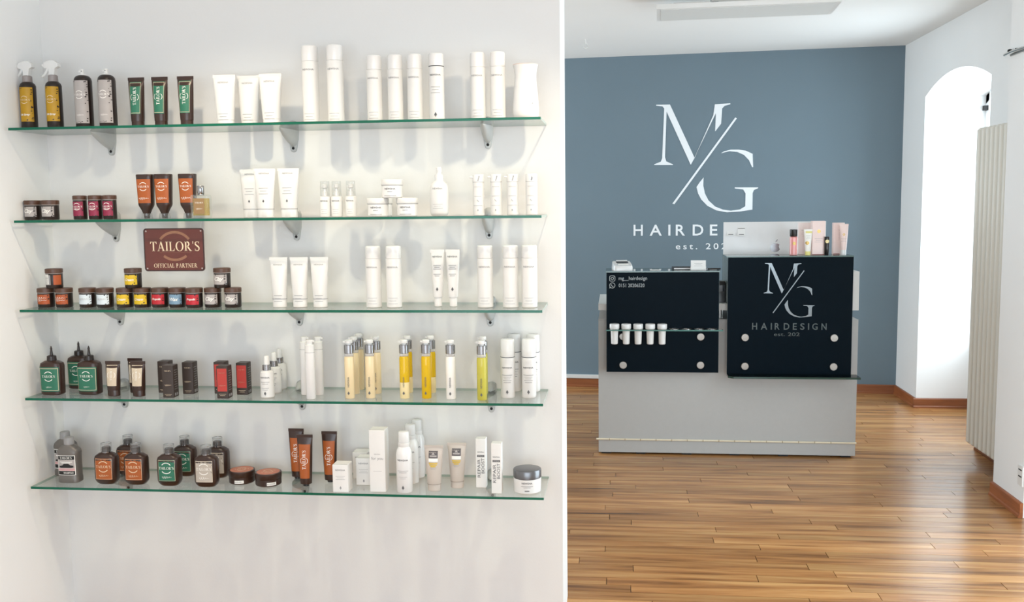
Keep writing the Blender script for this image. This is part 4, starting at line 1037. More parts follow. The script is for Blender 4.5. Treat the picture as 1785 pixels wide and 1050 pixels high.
# serum bottles
def serum(key, rgb, low=None):
    K = newkind(key)
    S = Shape([(0, .0160, .0160), (.002, .0172, .0172), (.140, .0172, .0172), (.148, .0160, .0160), (.151, .0120, .0120)])
    zl = .058
    col = clear('serum_%s' % key, tuple(c for c in lin(rgb)[:3]), .05, 1.4, haze=.72, haze_rgb=rgb)
    if low:
        K.add('bottle', Shape([(zl, .0172, .0172), (.140, .0172, .0172), (.148, .0160, .0160), (.151, .0120, .0120)]).geom(), col)
        K.add('pale_layer', Shape([(0, .0160, .0160), (.002, .0172, .0172), (zl - .0003, .0172, .0172)]).geom(), mat('serum_low_' + key, low, .3, noise=.05))
    else:
        K.add('bottle', S.geom(), mat('serum_fill_' + key, rgb, .22, noise=.06, nscale=20) if key in ('serum_peach', 'serum_white') else col)
    K.add('neck', lathe([(.150, .0150), (.152, .0160), (.160, .0160), (.161, .013)], 24), M_FROST)
    K.add('collar', lathe([(.160, .0160), (.161, .0168), (.190, .0168), (.191, .014)], 24), M_CHROME)
    K.add('pump_head', join(lathe([(.190, .0085), (.195, .0085), (.197, .0130), (.205, .0130), (.208, .0105)], 20), box(-.0190, 0, -.0045, .0045, .1985, .2045)), M_WHITE)
    K.add('lettering', S.decal(fturn(fcenter(sans('NEWSHA', .01), .036)), 0, .060), M_INK, -1, False)
    K.add('drop_emblem', S.decal(drop(.014), 0, .020), M_INK, -1, False)
serum('serum_peach', (234, 214, 172))
serum('serum_yellow', (236, 200, 34), (240, 222, 170))
serum('serum_gold', (240, 204, 40))
serum('serum_white', (244, 242, 236))
serum('serum_green', (216, 208, 96))
# white bottles with clear caps
K = newkind('foam_bottle')
S = Shape([(0, .0235, .0235), (.003, .0255, .0255), (.142, .0255, .0255), (.144, .0235, .0235)])
K.add('body', S.geom(), M_WHITE)
K.add('pump', lathe([(.143, .016), (.172, .0155), (.174, .008), (.195, .008), (.197, .012), (.201, .012)], 20), M_WHITE)
K.add('clear_cap', lathe([(.1445, .0250), (.146, .0254), (.203, .0245), (.2065, .0225), (.208, .018)], 28), M_MILK)
K.add('seam', lathe([(.1432, .0257), (.1448, .0257)], 28), M_INK)
K.add('lettering', S.decal(fcenter(sans('NEWSHA', .012), .034), 0, .108), M_INK, -1, False)
K.add('small_print', S.decal(fjoin(lines(.034, 1, .006, .0014), fmove(lines(.028, 3, .006, .0008), 0, -.007), fmove(lines(.024, 1, .006), 0, -.026)), 0, .082), M_INK, -1, False)
K.add('drop_emblem', S.decal(drop(.016), 0, .022), M_INK, -1, False)

# grey oil-can shampoo
M_CAN = mat('gunmetal_plastic', (108, 103, 99), .38, .2, noise=.08, nscale=25)
K = newkind('oil_can')
S = Shape([(0, .0385, .026, 3.4), (.003, .0410, .0280, 3.4), (.020, .0410, .0280, 3.4), (.023, .0395, .0270, 3.4), (.104, .0400, .0272, 3.4), (.112, .0410, .0276, 3.4), (.122, .0395, .0260, 3), (.134, .0290, .0215, 2.4), (.139, .0185, .0175, 2), (.141, .0165, .0165, 2)])
K.add('body', S.geom(36), M_CAN)
K.add('screw_cap', lathe([(.140, .0165), (.141, .0180), (.164, .0175), (.1665, .016)], 24), mat('grey_screw_cap', (148, 146, 146), .4, noise=.05))
b = K.add('label', S.patch(-.033, .033, .030, .104, .0005, False, 10, 4), M_INKW)
for za, zb in ((.088, .102), (.032, .046)): K.add('black_band', S.patch(-.031, .031, za, zb, .0008, False, 8, 2), M_BLACKP, b)
K.add('grey_field', S.patch(-.031, .031, .056, .087, .0008, False, 8, 2), M_LGREY, b)
K.add('rose_field', S.patch(-.031, .031, .047, .0555, .0008, False, 8, 2), mat('label_rose', (206, 158, 158), .5, noise=.1), b)
K.add('vehicle_print', S.decal(fjoin(fpoly([(-.026, -.004), (-.024, .001), (-.014, .003), (-.008, .009), (.008, .010), (.016, .004), (.026, .002), (.027, -.004), (.02, -.006), (-.02, -.006)])), 0, .064, .0012), M_BLACKP, b, False)
K.add('lettering', S.decal(fjoin(fcenter(serif("TAILOR'S"), .044), ), 0, .095, .0013), M_INKW, b, False)
K.add('lower_lettering', S.decal(fcenter(sans('SHAMPOO', .02), .036), .008, .039, .0013), M_INKW, b, False)
K.add('middle_lettering', S.decal(lines(.046, 2, .004, .0022), 0, .080, .0013), M_INKW, b, False)

# brown flasks with clear caps
def flask(key, labm, inkm):
    K = newkind(key)
    S = Shape([(0, .030, .018, 2.6), (.004, .0350, .0220, 2.8), (.012, .0405, .0260, 3.0), (.020, .0425, .0275, 3.2), (.094, .0425, .0275, 3.2), (.104, .0400, .0255, 3.0), (.113, .0280, .0200, 2.4), (.117, .0150, .0150, 2)])
    K.add('body', S.geom(36), M_AMBER)
    b = K.add('label', S.patch(-.031, .031, .020, .098, .0005, False, 12, 4), labm)
    K.add('label_border', join(S.patch(-.0305, -.0297, .0215, .0965, .0009, False, 1, 4), S.patch(.0297, .0305, .0215, .0965, .0009, False, 1, 4), S.patch(-.0305, .0305, .0215, .0223, .0009, False, 10, 1), S.patch(-.0305, .0305, .0957, .0965, .0009, False, 10, 1)), M_CREAM, b, False)
    K.add('lettering', S.decal(badge(.054), 0, .068), inkm, b, False)
    K.add('script_print', S.decal(squiggle(.034), 0, .034), inkm, b, False)
    K.add('worn_flecks', S.decal(flecks(.060, .074, 7, 21), 0, .059, .0008), M_AMBER, b, False)
    K.add('neck_band', lathe([(.115, .0150), (.116, .0165), (.119, .0165), (.120, .015)], 24), M_CHROME)
    K.add('cap_core', lathe([(.119, .0158), (.135, .0155), (.137, .013)], 20), M_AMBER2)
    K.add('clear_cap', lathe([(.1195, .0180), (.121, .0192), (.147, .0185), (.149, .0170)], 28), M_CLEARP)
    K.add('clear_cap_rim', rings([[(q * math.cos(2 * PI * i / 28), q * math.sin(2 * PI * i / 28), z) for i in range(28)] for q, z in ((.0175, .1488), (.0188, .1488), (.0188, .1500), (.0175, .1500), (.0175, .1488))], False, False), M_CHROME)
flask('flask_orange', M_LORANGE, M_CREAM); flask('flask_green', M_LGREEN, M_INKW); flask('flask_grey', lab('stone', (186, 176, 164)), M_INKW)

# flat tins
K = newkind('tin')
S = Shape([(0, .044, .044), (.003, .0465, .0465), (.024, .0465, .0465)])
K.add('base', S.geom(36), M_AMBER)
K.add('lid', lathe([(.0245, .0470), (.026, .0478), (.044, .0478), (.0458, .0465), (.0462, .043)], 36), M_AMBER)
b = K.add('lid_label', rings([[(q * math.cos(2 * PI * i / 36), q * math.sin(2 * PI * i / 36), z) for i in range(36)] for q, z in ((.0415, .0462), (.0410, .0466))]), mat('label_copper', (190, 116, 90), .5, noise=.18, nscale=60))
tb = badge(.052); K.add('lettering', ([(x, y, .0469) for x, y in tb[0]], tb[1]), M_CREAM, b, False)
K.add('side_label', S.patch(-.45, .25, .005, .016), M_INKW)
K.add('side_print', S.decal(fjoin(*[fbox(-.016 + i * .004, -.0145 + i * .004, -.003, .003) for i in range(7)]), -.003, .0105, .0009), M_INK, -1, False)

# tall white foam sprays
K = newkind('cap_spray')
S = Shape([(0, .0265, .0265), (.003, .0285, .0285), (.135, .0285, .0285), (.150, .0255, .0255), (.160, .0205, .0205), (.163, .0190, .0190)])
K.add('body', S.geom(), M_WHITEG)
K.add('collar', lathe([(.161, .0190), (.163, .0200), (.175, .0200), (.177, .0180)], 24), M_WHITE)
K.add('nozzle', lathe([(.176, .010), (.198, .008), (.202, .010), (.210, .009)], 16), M_WHITE)
K.add('clear_cap', lathe([(.1772, .0195), (.178, .0198), (.211, .0190), (.2155, .0172), (.217, .013)], 24), M_MILK)
K.add('lettering', S.decal(fcenter(sans('NEWSHA', .012), .036), 0, .118), M_INK, -1, False)
K.add('small_print', S.decal(fjoin(lines(.036, 2, .006, .0014), fmove(lines(.028, 2, .006, .0008), 0, -.022)), 0, .080), M_INKL, -1, False)
K.add('drop_emblem', S.decal(drop(.016), 0, .020), M_INK, -1, False)
# mask jar
K = newkind('mask_jar')
S = Shape([(0, .043, .043), (.004, .0475, .0475), (.050, .0490, .0490), (.052, .0470, .0470)])
K.add('body', S.geom(40), M_WHITEG)
K.add('lid', lathe([(.0515, .0480), (.053, .0495), (.079, .0495), (.0815, .0480), (.0822, .046)], 40), mat('gunmetal_lid', (112, 112, 114), .28, .75, noise=.06, nscale=200))
K.add('lettering', S.decal(fcenter(sans('NEWSHA', .012), .036), .003, .040), M_INK, -1, False)
K.add('small_print', S.decal(fjoin(lines(.040, 1, .006, .0014), fmove(lines(.024, 1, .006, .0008), 0, -.005), fmove(lines(.016, 1, .004, .003), 0, -.016)), .003, .029), M_INK, -1, False)
# cosmetics tubes for the counter
K, S = tube_kind('pink_tube', .034, .028, .054, .188, .03, M_PINK, M_WHITEG)
K.add('emblem', S.decal(farc(0, 0, .005, .004, 0, 2 * PI, 12), 0, .125), M_GOLD, -1, False)
K.add('small_print', S.decal(lines(.03, 3, .008), 0, .10), M_INKL, -1, False)
K, S = tube_kind('yellow_tube', .034, .028, .050, .158, .024, mat('pale_plastic', (234, 232, 224), .4, noise=.02), mat('pale_yellow_plastic', (226, 214, 130), .4, noise=.05))
K.add('emblem', S.decal(farc(0, 0, .006, .010, 0, 2 * PI, 14), -.006, .075), M_GOLD, -1, False)
K.add('small_print', S.decal(lines(.024, 3, .009), 0, .12), M_INKL, -1, False)
K.add('yellow_band', S.patch(-.6, .95, .135, .146), MATS['pale_yellow_plastic'])
K = newkind('black_tube')
S = Shape([(0, .012, .012), (.003, .0138, .0138), (.104, .0146, .0120), (.112, .0146, .004)])
K.add('body', S.geom(), M_BLACKP)
b = K.add('emblem', S.decal(farc(0, 0, .0055, .011, 0, 2 * PI, 14), 0, .084), mat('pale_gold', (232, 214, 160), .4, noise=.05), -1, False)
K.add('lettering', S.decal(fturn(squiggle(.03)), .0, .050), M_INKL, -1, False)
place('yellow_tube', 'cosmetic_tube', 'small white and yellow tube in front of the pale pink carton', 'tube', (px_ledge(1408, 6.02), 6.02, CZ))
place('black_tube', 'cosmetic_tube', 'slim black tube with round gold emblem on the taller ledge', 'tube', (px_ledge(1441, 6.02), 6.02, CZ))
place('pink_tube', 'cosmetic_tube', 'pink tube with white cap at the right end of the taller ledge', 'tube', (px_ledge(1470, 6.03), 6.03, CZ), math.radians(-6))

# ---------------------------------------------------------------- glass shelves, brackets
SZ = [1.6 + z for z in (.2874, -.0368, -.3557, -.676, -1.004)]
ORD = ('topmost', 'second', 'middle', 'fourth', 'lowest')
SX0, SX1, SY0, SY1, ST = -2.119, -.245, 3.20, 3.459, .0088
BX = (-1.88, -1.175, -.455)
def bracket():
    """clamp bracket: wall plate with a nose under the shelf and a small upper jaw; top of lower jaw at z=0"""
    low = []
    for t, w, zb in ((0, .0200, -.060), (.12, .0200, -.056), (.28, .0195, -.049), (.45, .0180, -.040), (.62, .0155, -.030), (.78, .0120, -.019), (.90, .0080, -.010), (.97, .0045, -.005), (1, .002, -.002)):
        y = -.006 - .138 * t; rng = []
        for k in range(13):
            a = PI * k / 12; rng.append((w * math.cos(a), y, zb * math.sin(a) ** .8 if k not in (0, 12) else 0))
        low.append(rng)
    return rings(low)
plate = []
for y in (0, -.008, -.011):
    k = 1 if y > -.009 else .86
    P = [(.019 * k, y, .024 * k), (.0195 * k, y, 0), (.0185 * k, y, -.030)] + [(.0115 * k * math.cos(a), y, -.066 + .0125 * k * math.sin(a)) for a in [-PI * q / 8 for q in range(9)]] + [(-.0185 * k, y, -.030), (-.0195 * k, y, 0), (-.019 * k, y, .024 * k)] + [(.019 * k * math.cos(a), y, .024 * k + .012 * k * math.sin(a)) for a in [PI - PI * q / 8 for q in range(1, 8)]]
    plate.append(P)
jaw = []
for t, w, zt in ((0, .017, .026), (.3, .0165, .023), (.6, .013, .015), (.85, .008, .007), (1, .003, .002)):
    jaw.append([(w * math.cos(PI * k / 10), -.006 - .055 * t, zt * math.sin(PI * k / 10) ** .8 if k not in (0, 10) else 0) for k in range(11)])
me_low = mesh_of('nose', bracket(), M_BRACKET); me_plate = mesh_of('wall_plate', rings(plate), M_BRACKET); me_jaw = mesh_of('upper_jaw', rings(jaw), M_BRACKET)
me_screw = mesh_of('screw_hole', move(rotx(lathe([(0, .0052), (.0010, .0052)], 14), PI / 2), 0, -.0108, -.064), M_DARK)
for i, z in enumerate(SZ):
    sh = thing('glass_shelf', '%s green-edged glass shelf on the white wall' % ORD[i], 'shelf', (0, 0, z), 0, 'glass wall shelves')
    V = [(x, y, zz) for zz in (-ST, 0) for x, y in ((SX0, SY0), (SX1, SY0), (SX1, SY1), (SX0, SY1))]
    obj('glass_sheet', (V, [(3, 2, 1, 0), (4, 5, 6, 7)]), M_GLASS, sh, False)
    obj('front_edge', ([V[0], V[1], V[5], V[4]], [(0, 1, 2, 3)]), M_EDGE, sh, False)
    obj('side_edge', (V, [(1, 2, 6, 5), (3, 0, 4, 7)]), mat('glass_end_edge', (150, 178, 168), .15, noise=.1, spec=.6), sh, False)
    obj('rear_edge', ([V[2], V[3], V[7], V[6]], [(0, 1, 2, 3)]), MATS['glass_end_edge'], sh, False)
    for k, bx in enumerate(BX):
        b = thing('shelf_bracket', 'grey metal clamp bracket at the %s of the %s glass shelf' % (('left', 'centre', 'right')[k], ORD[i]), 'bracket', (bx, 3.46, z - ST - .0003), 0, 'shelf brackets')
        link('wall_plate', me_plate, b); link('nose', me_low, b)
        j = link('upper_jaw', me_jaw, b); j.location = (0, 0, ST + .0008)
        link('screw_hole', me_screw, b)

# ---------------------------------------------------------------- the hanging metal sign
sg = thing('metal_sign', 'dark red-brown metal partner sign hanging under the second shelf', 'sign', (-1.552, 3.245, 1.454))
m = mat('sign_lacquer', (92, 40, 31), .32, noise=.32, nscale=14, coat=.2)
def rr2(w, h, r, y): return [(x, y, z) for x, z, _ in rrect(0, w, h, r, 5)]
obj('plate', rings([rr2(.222, .152, .011, .0015), rr2(.222, .152, .011, -.0015)]), m, sg)
obj('dark_rim', rings([rr2(.222, .152, .011, -.00165), rr2(.214, .144, .009, -.00165)], False, False), mat('sign_rim', (44, 22, 18), .4, noise=.1), sg, False)
for hx in (-.101, .101):
    for hz in (-.066, .066): obj('corner_hole', move(rotx(lathe([(0, .0028), (.0006, .0028)], 12), PI / 2), hx, -.0016, hz), M_LGREY, sg)
def sgf(f, e=.0022): return [(x, -e, z) for x, z in f[0]], f[1]
obj('lettering', sgf(fmove(fcenter(serif("TAILOR'S"), .182, .036), .004, .012)), M_CREAM, sg, False)
obj('lower_lettering', sgf(fmove(fcenter(serif('OFFICIAL PARTNER'), .160, .0155), .004, -.056)), M_CREAM, sg, False)
obj('ornament', sgf(fjoin(farc(.004, -.006, .068, .009, .217 * PI, .783 * PI, 18), farc(.004, .032, .068, .009, 1.29 * PI, 1.71 * PI, 16), fbox(-.055, .063, -.0106, -.0100), fbox(-.055, .063, .0335, .0341))), mat('faded_gold', (140, 98, 74), .5, noise=.2, nscale=200), sg, False)
zz = 1.6 - .0368 - ST
for hx in (-.101, .101): obj('hanging_wire', tube([(hx, 0, .066), (hx, .001, .080), (hx, .004, zz - 1.454 + .0)], .0006, 6), M_STEEL, sg)

# ---------------------------------------------------------------- products on the shelves
def put(kind, name, label, cat, shelf, xl, xr, group, yb=None, Y=None, r=.03, rz=0, lift=0.0):
    """xl..xr: where the thing shows between; yb: where its foot shows on the shelf (or Y: distance of its centre)"""
    z = SZ[shelf - 1]
    if Y is None: p = at_z((xl + xr) / 2, yb, z); Y = p.y + r
    Y = min(Y, SY1 - r - .002) if r else Y
    x = at_y((xl + xr) / 2, yb or 500, Y).x
    return place(kind, name, label, cat, (x, Y, z + .0004 + lift), rz, group)
N5 = ('first', 'second', 'third', 'fourth', 'fifth', 'sixth')

g = 'products on the topmost shelf'
put('trigger_spray', 'spray_bottle', 'amber trigger spray with yellow label, outermost left on the topmost shelf', 'spray bottle', 1, 55, 84, g, Y=3.31)
put('trigger_spray', 'spray_bottle', 'amber trigger spray with yellow label, second on the topmost shelf', 'spray bottle', 1, 98, 129, g, Y=3.31)
put('mist_bottle', 'mist_bottle', 'brown mist bottle with grey label, beside the amber trigger sprays', 'bottle', 1, 148, 180, g, Y=3.31)
put('mist_bottle', 'mist_bottle', 'brown mist bottle with grey label, beside the brown green-labelled tubes', 'bottle', 1, 188, 221, g, Y=3.31)
for k, (a, b) in enumerate(((240, 270), (279, 311), (323, 355))):
    put('green_tube', 'hair_tube', '%s brown tube with green label on the topmost shelf' % N5[k], 'tube', 1, a, b, g, Y=3.31)
for k, (a, b) in enumerate(((385, 426), (428, 465), (465, 503))):
    put('wide_white_tube', 'hair_tube', '%s wide white tube on the topmost shelf' % N5[k], 'tube', 1, a, b, g, Y=3.31 if k != 1 else 3.345)
for k, (a, b) in enumerate(((538, 567), (580, 610))):
    put('tall_can', 'spray_can', '%s of the two tallest white spray cans, topmost shelf' % ('left', 'right')[k], 'spray can', 1, a, b, g, Y=3.31)
for k, (a, b) in enumerate(((648, 675), (684, 710), (717, 744))):
    put('can', 'spray_can', '%s plain white can in the row beside the black-banded can' % N5[k], 'spray can', 1, a, b, g, Y=3.31)
put('banded_can', 'spray_can', 'white can with thin black band and dark drop emblem, topmost shelf', 'spray can', 1, 754, 781, g, Y=3.31)
for k, (a, b) in enumerate(((824, 852), (859, 885))):
    put('can', 'spray_can', '%s of the two white cans next to the vase-shaped device' % ('farther', 'nearer')[k], 'spray can', 1, a, b, g, Y=3.31)
put('diffuser', 'scent_diffuser', 'white vase-shaped device with round button, end of the topmost shelf', 'device', 1, 897, 942, g, Y=3.31)

g = 'products on the second shelf'
put('jar_grey', 'hair_wax_jar', 'grey-labelled brown jar at the outer left end of the second shelf', 'jar', 2, 50, 82, g, Y=3.30)
put('jar_grey', 'hair_wax_jar', 'grey-labelled brown jar beside the magenta jars on the second shelf', 'jar', 2, 80, 112, g, Y=3.288)
for k, (a, b) in enumerate(((135, 160), (161.5, 186.5), (186, 211.5))):
    put('jar_magenta', 'styling_jar', '%s slim jar with magenta label on the second shelf' % N5[k], 'jar', 2, a, b, g, Y=3.30, r=.025)
for k, (a, b) in enumerate(((247, 278), (278, 309), (319.5, 350.5))):
    put('inverted_bottle', 'shampoo_bottle', '%s orange-labelled brown bottle standing on a clear cap' % N5[k], 'bottle', 2, a, b, g, Y=3.33 if k != 1 else 3.322, r=.02)
put('perfume_bottle', 'perfume_bottle', 'square golden perfume bottle with silver cap on the second shelf', 'perfume', 2, 340, 374, g, Y=3.255, r=.02)
put('white_tube_drop', 'hair_tube', 'white tube half covered by another tube, second shelf', 'tube', 2, 425, 463, g, Y=3.36, r=.025)
put('white_tube_drop', 'hair_tube', 'white tube in front of the half covered tube, second shelf', 'tube', 2, 450, 487, g, Y=3.30, r=.025)
put('white_tube_drop', 'hair_tube', 'white tube standing alone above the middle bracket, second shelf', 'tube', 2, 490, 528, g, Y=3.31, r=.025)
for k, (a, b) in enumerate(((562, 581), (582, 601), (606, 626))):
    put('mini_pump', 'pump_bottle', '%s little white pump bottle with clear cap, second shelf' % N5[k], 'pump bottle', 2, a, b, g, Y=3.31, r=.02)
jl = put('cream_jar', 'cream_jar', 'white cream jar at the bottom left of the small pyramid', 'jar', 2, 644, 681, g, Y=3.30, r=.038)
put('cream_jar', 'cream_jar', 'white cream jar hidden behind the small pyramid of jars', 'jar', 2, 651, 688, g, Y=3.40, r=.038)
put('cream_jar', 'cream_jar', 'white cream jar at the bottom right of the small pyramid', 'jar', 2, 694, 732, g, Y=3.30, r=.038)
put('cream_jar', 'cream_jar', 'white cream jar crowning the small pyramid of jars', 'jar', 2, 668.5, 706.5, g, Y=3.30, r=.038, lift=.0642)
put('round_spray', 'spray_bottle', 'white round-shouldered spray bottle beside the jar pyramid', 'spray bottle', 2, 752, 785, g, Y=3.31)
for k, (a, b, kd) in enumerate(((827, 846, 'airless_side'), (857, 877, 'airless_side'), (886, 905, 'airless_side'), (918, 938, 'airless_front'))):
    put(kd, 'dispenser_bottle', '%s slim white dispenser at the right end of the second shelf' % N5[k], 'dispenser', 2, a, b, g, Y=3.31, r=.02)

g = 'products on the middle shelf'
def jar3(kd, label, a, b, lift=0.0, Y=3.297): put(kd, 'hair_wax_jar', label, 'jar', 3, a, b, g, Y=Y, r=.031, lift=lift)
JL = JH + .0004
jar3('jar_orange', 'orange-labelled jar at the outer left end of the middle shelf', 64, 95)
jar3('jar_orange', 'orange-labelled jar beside the pale blue jars, middle shelf', 95.5, 126.5)
jar3('jar_orange_turned', 'jar turned to its barcode on top of two orange-labelled jars', 80, 111, JL)
jar3('jar_pale', 'left jar of the two with pale blue labels', 137, 167)
jar3('jar_pale', 'right jar of the two with pale blue labels', 167.5, 197.5, 0, 3.292)
jar3('jar_yellow', 'yellow-labelled jar at the lower left of its little stack', 202.5, 232)
jar3('jar_yellow', 'yellow-labelled jar at the lower right of its little stack', 233, 262.5)
jar3('jar_yellow', 'yellow-labelled jar on top of two others of its colour', 218, 248, JL)
jar3('jar_red', 'red-labelled jar between a yellow and a blue-grey one', 263.5, 293)
jar3('jar_blue', 'jar with blue-grey label between two red-labelled jars', 294, 323)
jar3('jar_red', 'red-labelled jar between a blue-grey and a grey one', 323.5, 352.5, 0, 3.285)
jar3('jar_grey', 'grey-labelled jar at the lower left of its stack, middle shelf', 356, 385)
jar3('jar_grey', 'grey-labelled jar at the lower right of its stack, middle shelf', 391, 420)
jar3('jar_grey', 'grey-labelled jar on top of two others, middle shelf', 373.5, 402.5, JL)
for k, (a, b) in enumerate(((471, 503), (506, 539), (541, 575))):
    put('white_tube', 'hair_tube', '%s white tube in the row of three on the middle shelf' % N5[k], 'tube', 3, a, b, g, Y=3.30, r=.02)
for k, (a, b) in enumerate(((638, 665), (673, 701))):
    put('short_can', 'spray_can', '%s white can of the pair near the middle of the middle shelf' % ('left', 'right')[k], 'spray can', 3, a, b, g, Y=3.297)
for k, (a, b) in enumerate(((751, 776), (777, 803))):
    put('slim_tube', 'hair_tube', '%s slim white tube with drop emblem on the middle shelf' % ('left', 'right')[k], 'tube', 3, a, b, g, Y=3.32, r=.02)
for k, (a, b) in enumerate(((832, 860), (876, 904), (909, 937))):
    put('short_can', 'spray_can', '%s of three white cans at the right end of the middle shelf' % N5[k], 'spray can', 3, a, b, g, Y=3.297)

g = 'products on the fourth shelf'
put('nozzle_flask', 'tonic_bottle', 'brown nozzle bottle with green label at the outer left, fourth shelf', 'bottle', 4, 75, 113, g, yb=690, r=.027)
put('nozzle_flask', 'tonic_bottle', 'brown nozzle bottle standing half hidden behind another, fourth shelf', 'bottle', 4, 122, 160, g, yb=679, r=.027)
put('nozzle_flask', 'tonic_bottle', 'brown nozzle bottle in front of the half hidden one, fourth shelf', 'bottle', 4, 138, 180, g, yb=689.5, r=.027)
put('beige_tube', 'hair_tube', 'brown tube with beige label standing alone on the fourth shelf', 'tube', 4, 185, 214, g, yb=692, r=.018)
put('beige_tube', 'hair_tube', 'brown beige-labelled tube half hidden behind its twin, fourth shelf', 'tube', 4, 224, 252, g, yb=686, r=.018)
put('beige_tube', 'hair_tube', 'brown beige-labelled tube in front of its twin, fourth shelf', 'tube', 4, 229, 257, g, yb=692.3, r=.016)
def bx4(kd, label, a, b, yb): put(kd, 'oil_carton', label, 'carton', 4, a, b, g, yb=yb, r=.0205)
bx4('brown_carton', 'dark brown carton half hidden behind another, fourth shelf', 276.5, 304, 685.5)
bx4('brown_carton', 'dark brown carton in front of the half hidden one, fourth shelf', 284, 313, 694)
bx4('brown_carton', 'dark brown carton standing alone left of the red cartons', 319, 346.5, 687.5)
bx4('red_carton', 'red-faced carton half hidden behind its twin, fourth shelf', 375, 400, 687.0)
bx4('red_carton', 'red-faced carton in front of its twin, fourth shelf', 379.5, 405.5, 695.5)
bx4('red_carton', 'red-faced carton standing alone beside the little white sprays', 413, 439.5, 689)
for k, (a, b, y, lb) in enumerate(((453, 481, 695, 'frontmost'), (467, 492, 687, 'middle'), (476, 502, 680, 'rearmost'))):
    put('mini_spray', 'spray_bottle', '%s little white spray with silver collar, fourth shelf' % lb, 'spray bottle', 4, a, b, g, yb=y, r=.0245)
for k, (a, b, y, lb) in enumerate(((534, 551, 697, 'front one'), (525.5, 541, 689.5, 'left rear one'), (549, 565, 689.5, 'right rear one'))):
    put('slim_dispenser', 'slim_dispenser', '%s of three slim white dispensers in a cluster' % lb, 'dispenser', 4, a, b, g, yb=y, r=.0168)
def ser(kd, label, a, b, y): put(kd, 'serum_bottle', label, 'pump bottle', 4, a, b, g, yb=y, r=.0172)
ser('serum_peach', 'peach serum pump bottle, front left of the peach group', 602, 619, 696)
ser('serum_peach', 'peach serum pump bottle squeezed in the middle row, left file', 611.5, 627, 688)
ser('serum_peach', 'peach serum pump bottle farthest back, nearly at the wall', 620, 635.5, 680.5)
ser('serum_peach', 'peach serum pump bottle, front right of the peach group', 638, 655, 695.5)
ser('serum_peach', 'peach serum pump bottle, rear right of the peach group', 649.5, 665, 687.5)
ser('serum_yellow', 'two-layer yellow serum pump bottle, front left of the yellow group', 697.5, 714.5, 696)
ser('serum_yellow', 'two-layer yellow serum pump bottle, rear left of the yellow group', 704, 719.5, 686)
ser('serum_gold', 'all-yellow serum pump bottle, front right of the yellow group', 735.5, 752.5, 696)
ser('serum_yellow', 'two-layer yellow serum pump bottle, rear right of the yellow group', 744.5, 760, 686)
ser('serum_white', 'milky white serum pump bottle standing alone', 778, 795, 697)
ser('serum_green', 'yellow-green serum pump bottle in front of its twin', 832, 849, 699)
ser('serum_green', 'yellow-green serum pump bottle mostly hidden behind its twin', 834.5, 850.5, 688.5)
for a, b, y, lb in ((873, 898.5, 695, 'front left'), (885, 909, 683, 'rear left'), (910, 935, 695, 'front right'), (918, 941, 684, 'rear right')):
    put('foam_bottle', 'foam_bottle', '%s white bottle with frosted cap, end of the fourth shelf' % lb, 'bottle', 4, a, b, g, yb=y, r=.0255)

g = 'products on the lowest shelf'
put('oil_can', 'shampoo_can', 'grey canister-shaped shampoo bottle in front of its twin', 'bottle', 5, 104, 145, g, yb=843, r=.026)
put('oil_can', 'shampoo_can', 'grey canister-shaped shampoo bottle behind its twin', 'bottle', 5, 97, 138, g, yb=831, r=.026)
def fl(kd, label, a, b, y): put(kd, 'hair_flask', label, 'bottle', 5, a, b, g, yb=y, r=.026)
fl('flask_orange', 'orange-labelled flask beside the grey canisters, lowest shelf', 167, 210, 846)
fl('flask_orange', 'orange-labelled flask standing behind the other two', 205, 247, 830.5)
fl('flask_orange', 'orange-labelled flask in front, beside a green-labelled one', 218, 262, 847)
fl('flask_green', 'green-labelled flask in front, lowest shelf', 275, 320, 849)
fl('flask_green', 'green-labelled flask behind, lowest shelf', 304, 345, 832)
fl('flask_grey', 'grey-labelled flask in front, beside the flat tins', 339, 385, 851)
fl('flask_grey', 'grey-labelled flask behind, beside the flat tins', 361, 402, 835)
put('tin', 'styling_tin', 'flat brown tin with copper lid next to the grey-labelled flasks', 'tin', 5, 399, 446, g, yb=846.5, r=.047, rz=.25)
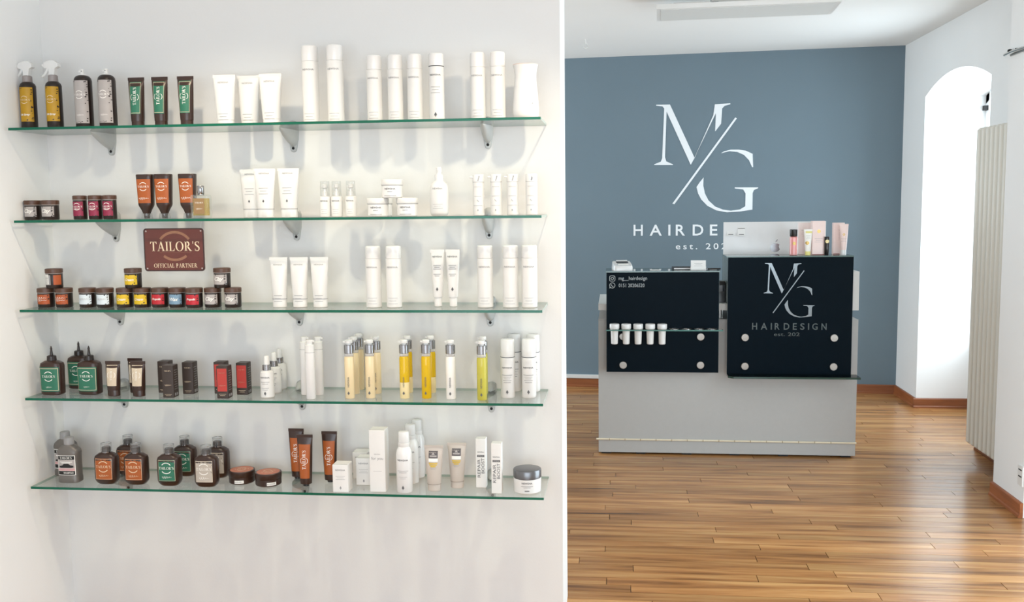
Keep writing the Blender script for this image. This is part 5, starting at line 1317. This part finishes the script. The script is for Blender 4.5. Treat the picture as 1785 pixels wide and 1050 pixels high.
put('tin', 'styling_tin', 'flat brown tin with copper lid next to the orange-labelled tubes', 'tin', 5, 445, 492, g, yb=850.5, r=.046, rz=.7)
put('orange_tube', 'hand_cream_tube', 'orange-labelled brown tube behind the front one, lowest shelf', 'tube', 5, 503, 535, g, yb=836, r=.012)
put('orange_tube', 'hand_cream_tube', 'foremost orange-labelled brown tube, lowest shelf', 'tube', 5, 518, 550, g, yb=849, r=.012)
put('orange_tube', 'hand_cream_tube', 'orange-labelled brown tube behind the small white carton', 'tube', 5, 561, 592, g, yb=842, r=.012)
put('small_white_carton', 'white_carton', 'small white carton in front of an orange-labelled tube', 'carton', 5, 580, 616, g, yb=859, r=.028)
put('small_white_carton', 'white_carton', 'small white carton left behind the tall white carton', 'carton', 5, 621, 655, g, yb=846.5, r=.028)
put('small_white_carton', 'white_carton', 'rearmost small white carton, close to the wall', 'carton', 5, 616, 648, g, yb=835, r=.028, rz=0)
put('tall_white_carton', 'white_carton', 'tall white gift carton on the lowest shelf', 'carton', 5, 644, 681, g, yb=858.5, r=.028)
for a, b, y, lb in ((691, 721, 861, 'frontmost'), (703, 731, 845, 'middle'), (713, 743, 833, 'rearmost')):
    put('cap_spray', 'foam_spray', '%s white foam spray with frosted cap, lowest shelf' % lb, 'spray bottle', 5, a, b, g, yb=y, r=.0285)
put('taupe_tube', 'hair_tube', 'taupe tube with yellow print next to the foam sprays', 'tube', 5, 741, 774, g, yb=857.5, r=.02)
put('taupe_tube', 'hair_tube', 'taupe tube with yellow print next to the slim lettered cartons', 'tube', 5, 781, 814, g, yb=852.5, r=.02)
put('repair_carton', 'slim_carton', 'slim white lettered carton standing farther back, lowest shelf', 'carton', 5, 828, 852, g, yb=851, r=.018)
put('repair_carton', 'slim_carton', 'slim white lettered carton standing farther forward, lowest shelf', 'carton', 5, 855, 879, g, yb=861, r=.018)
put('mask_jar', 'mask_jar', 'white cream jar with dark metallic lid, end of the lowest shelf', 'jar', 5, 895, 944, g, yb=863.5, r=.048)
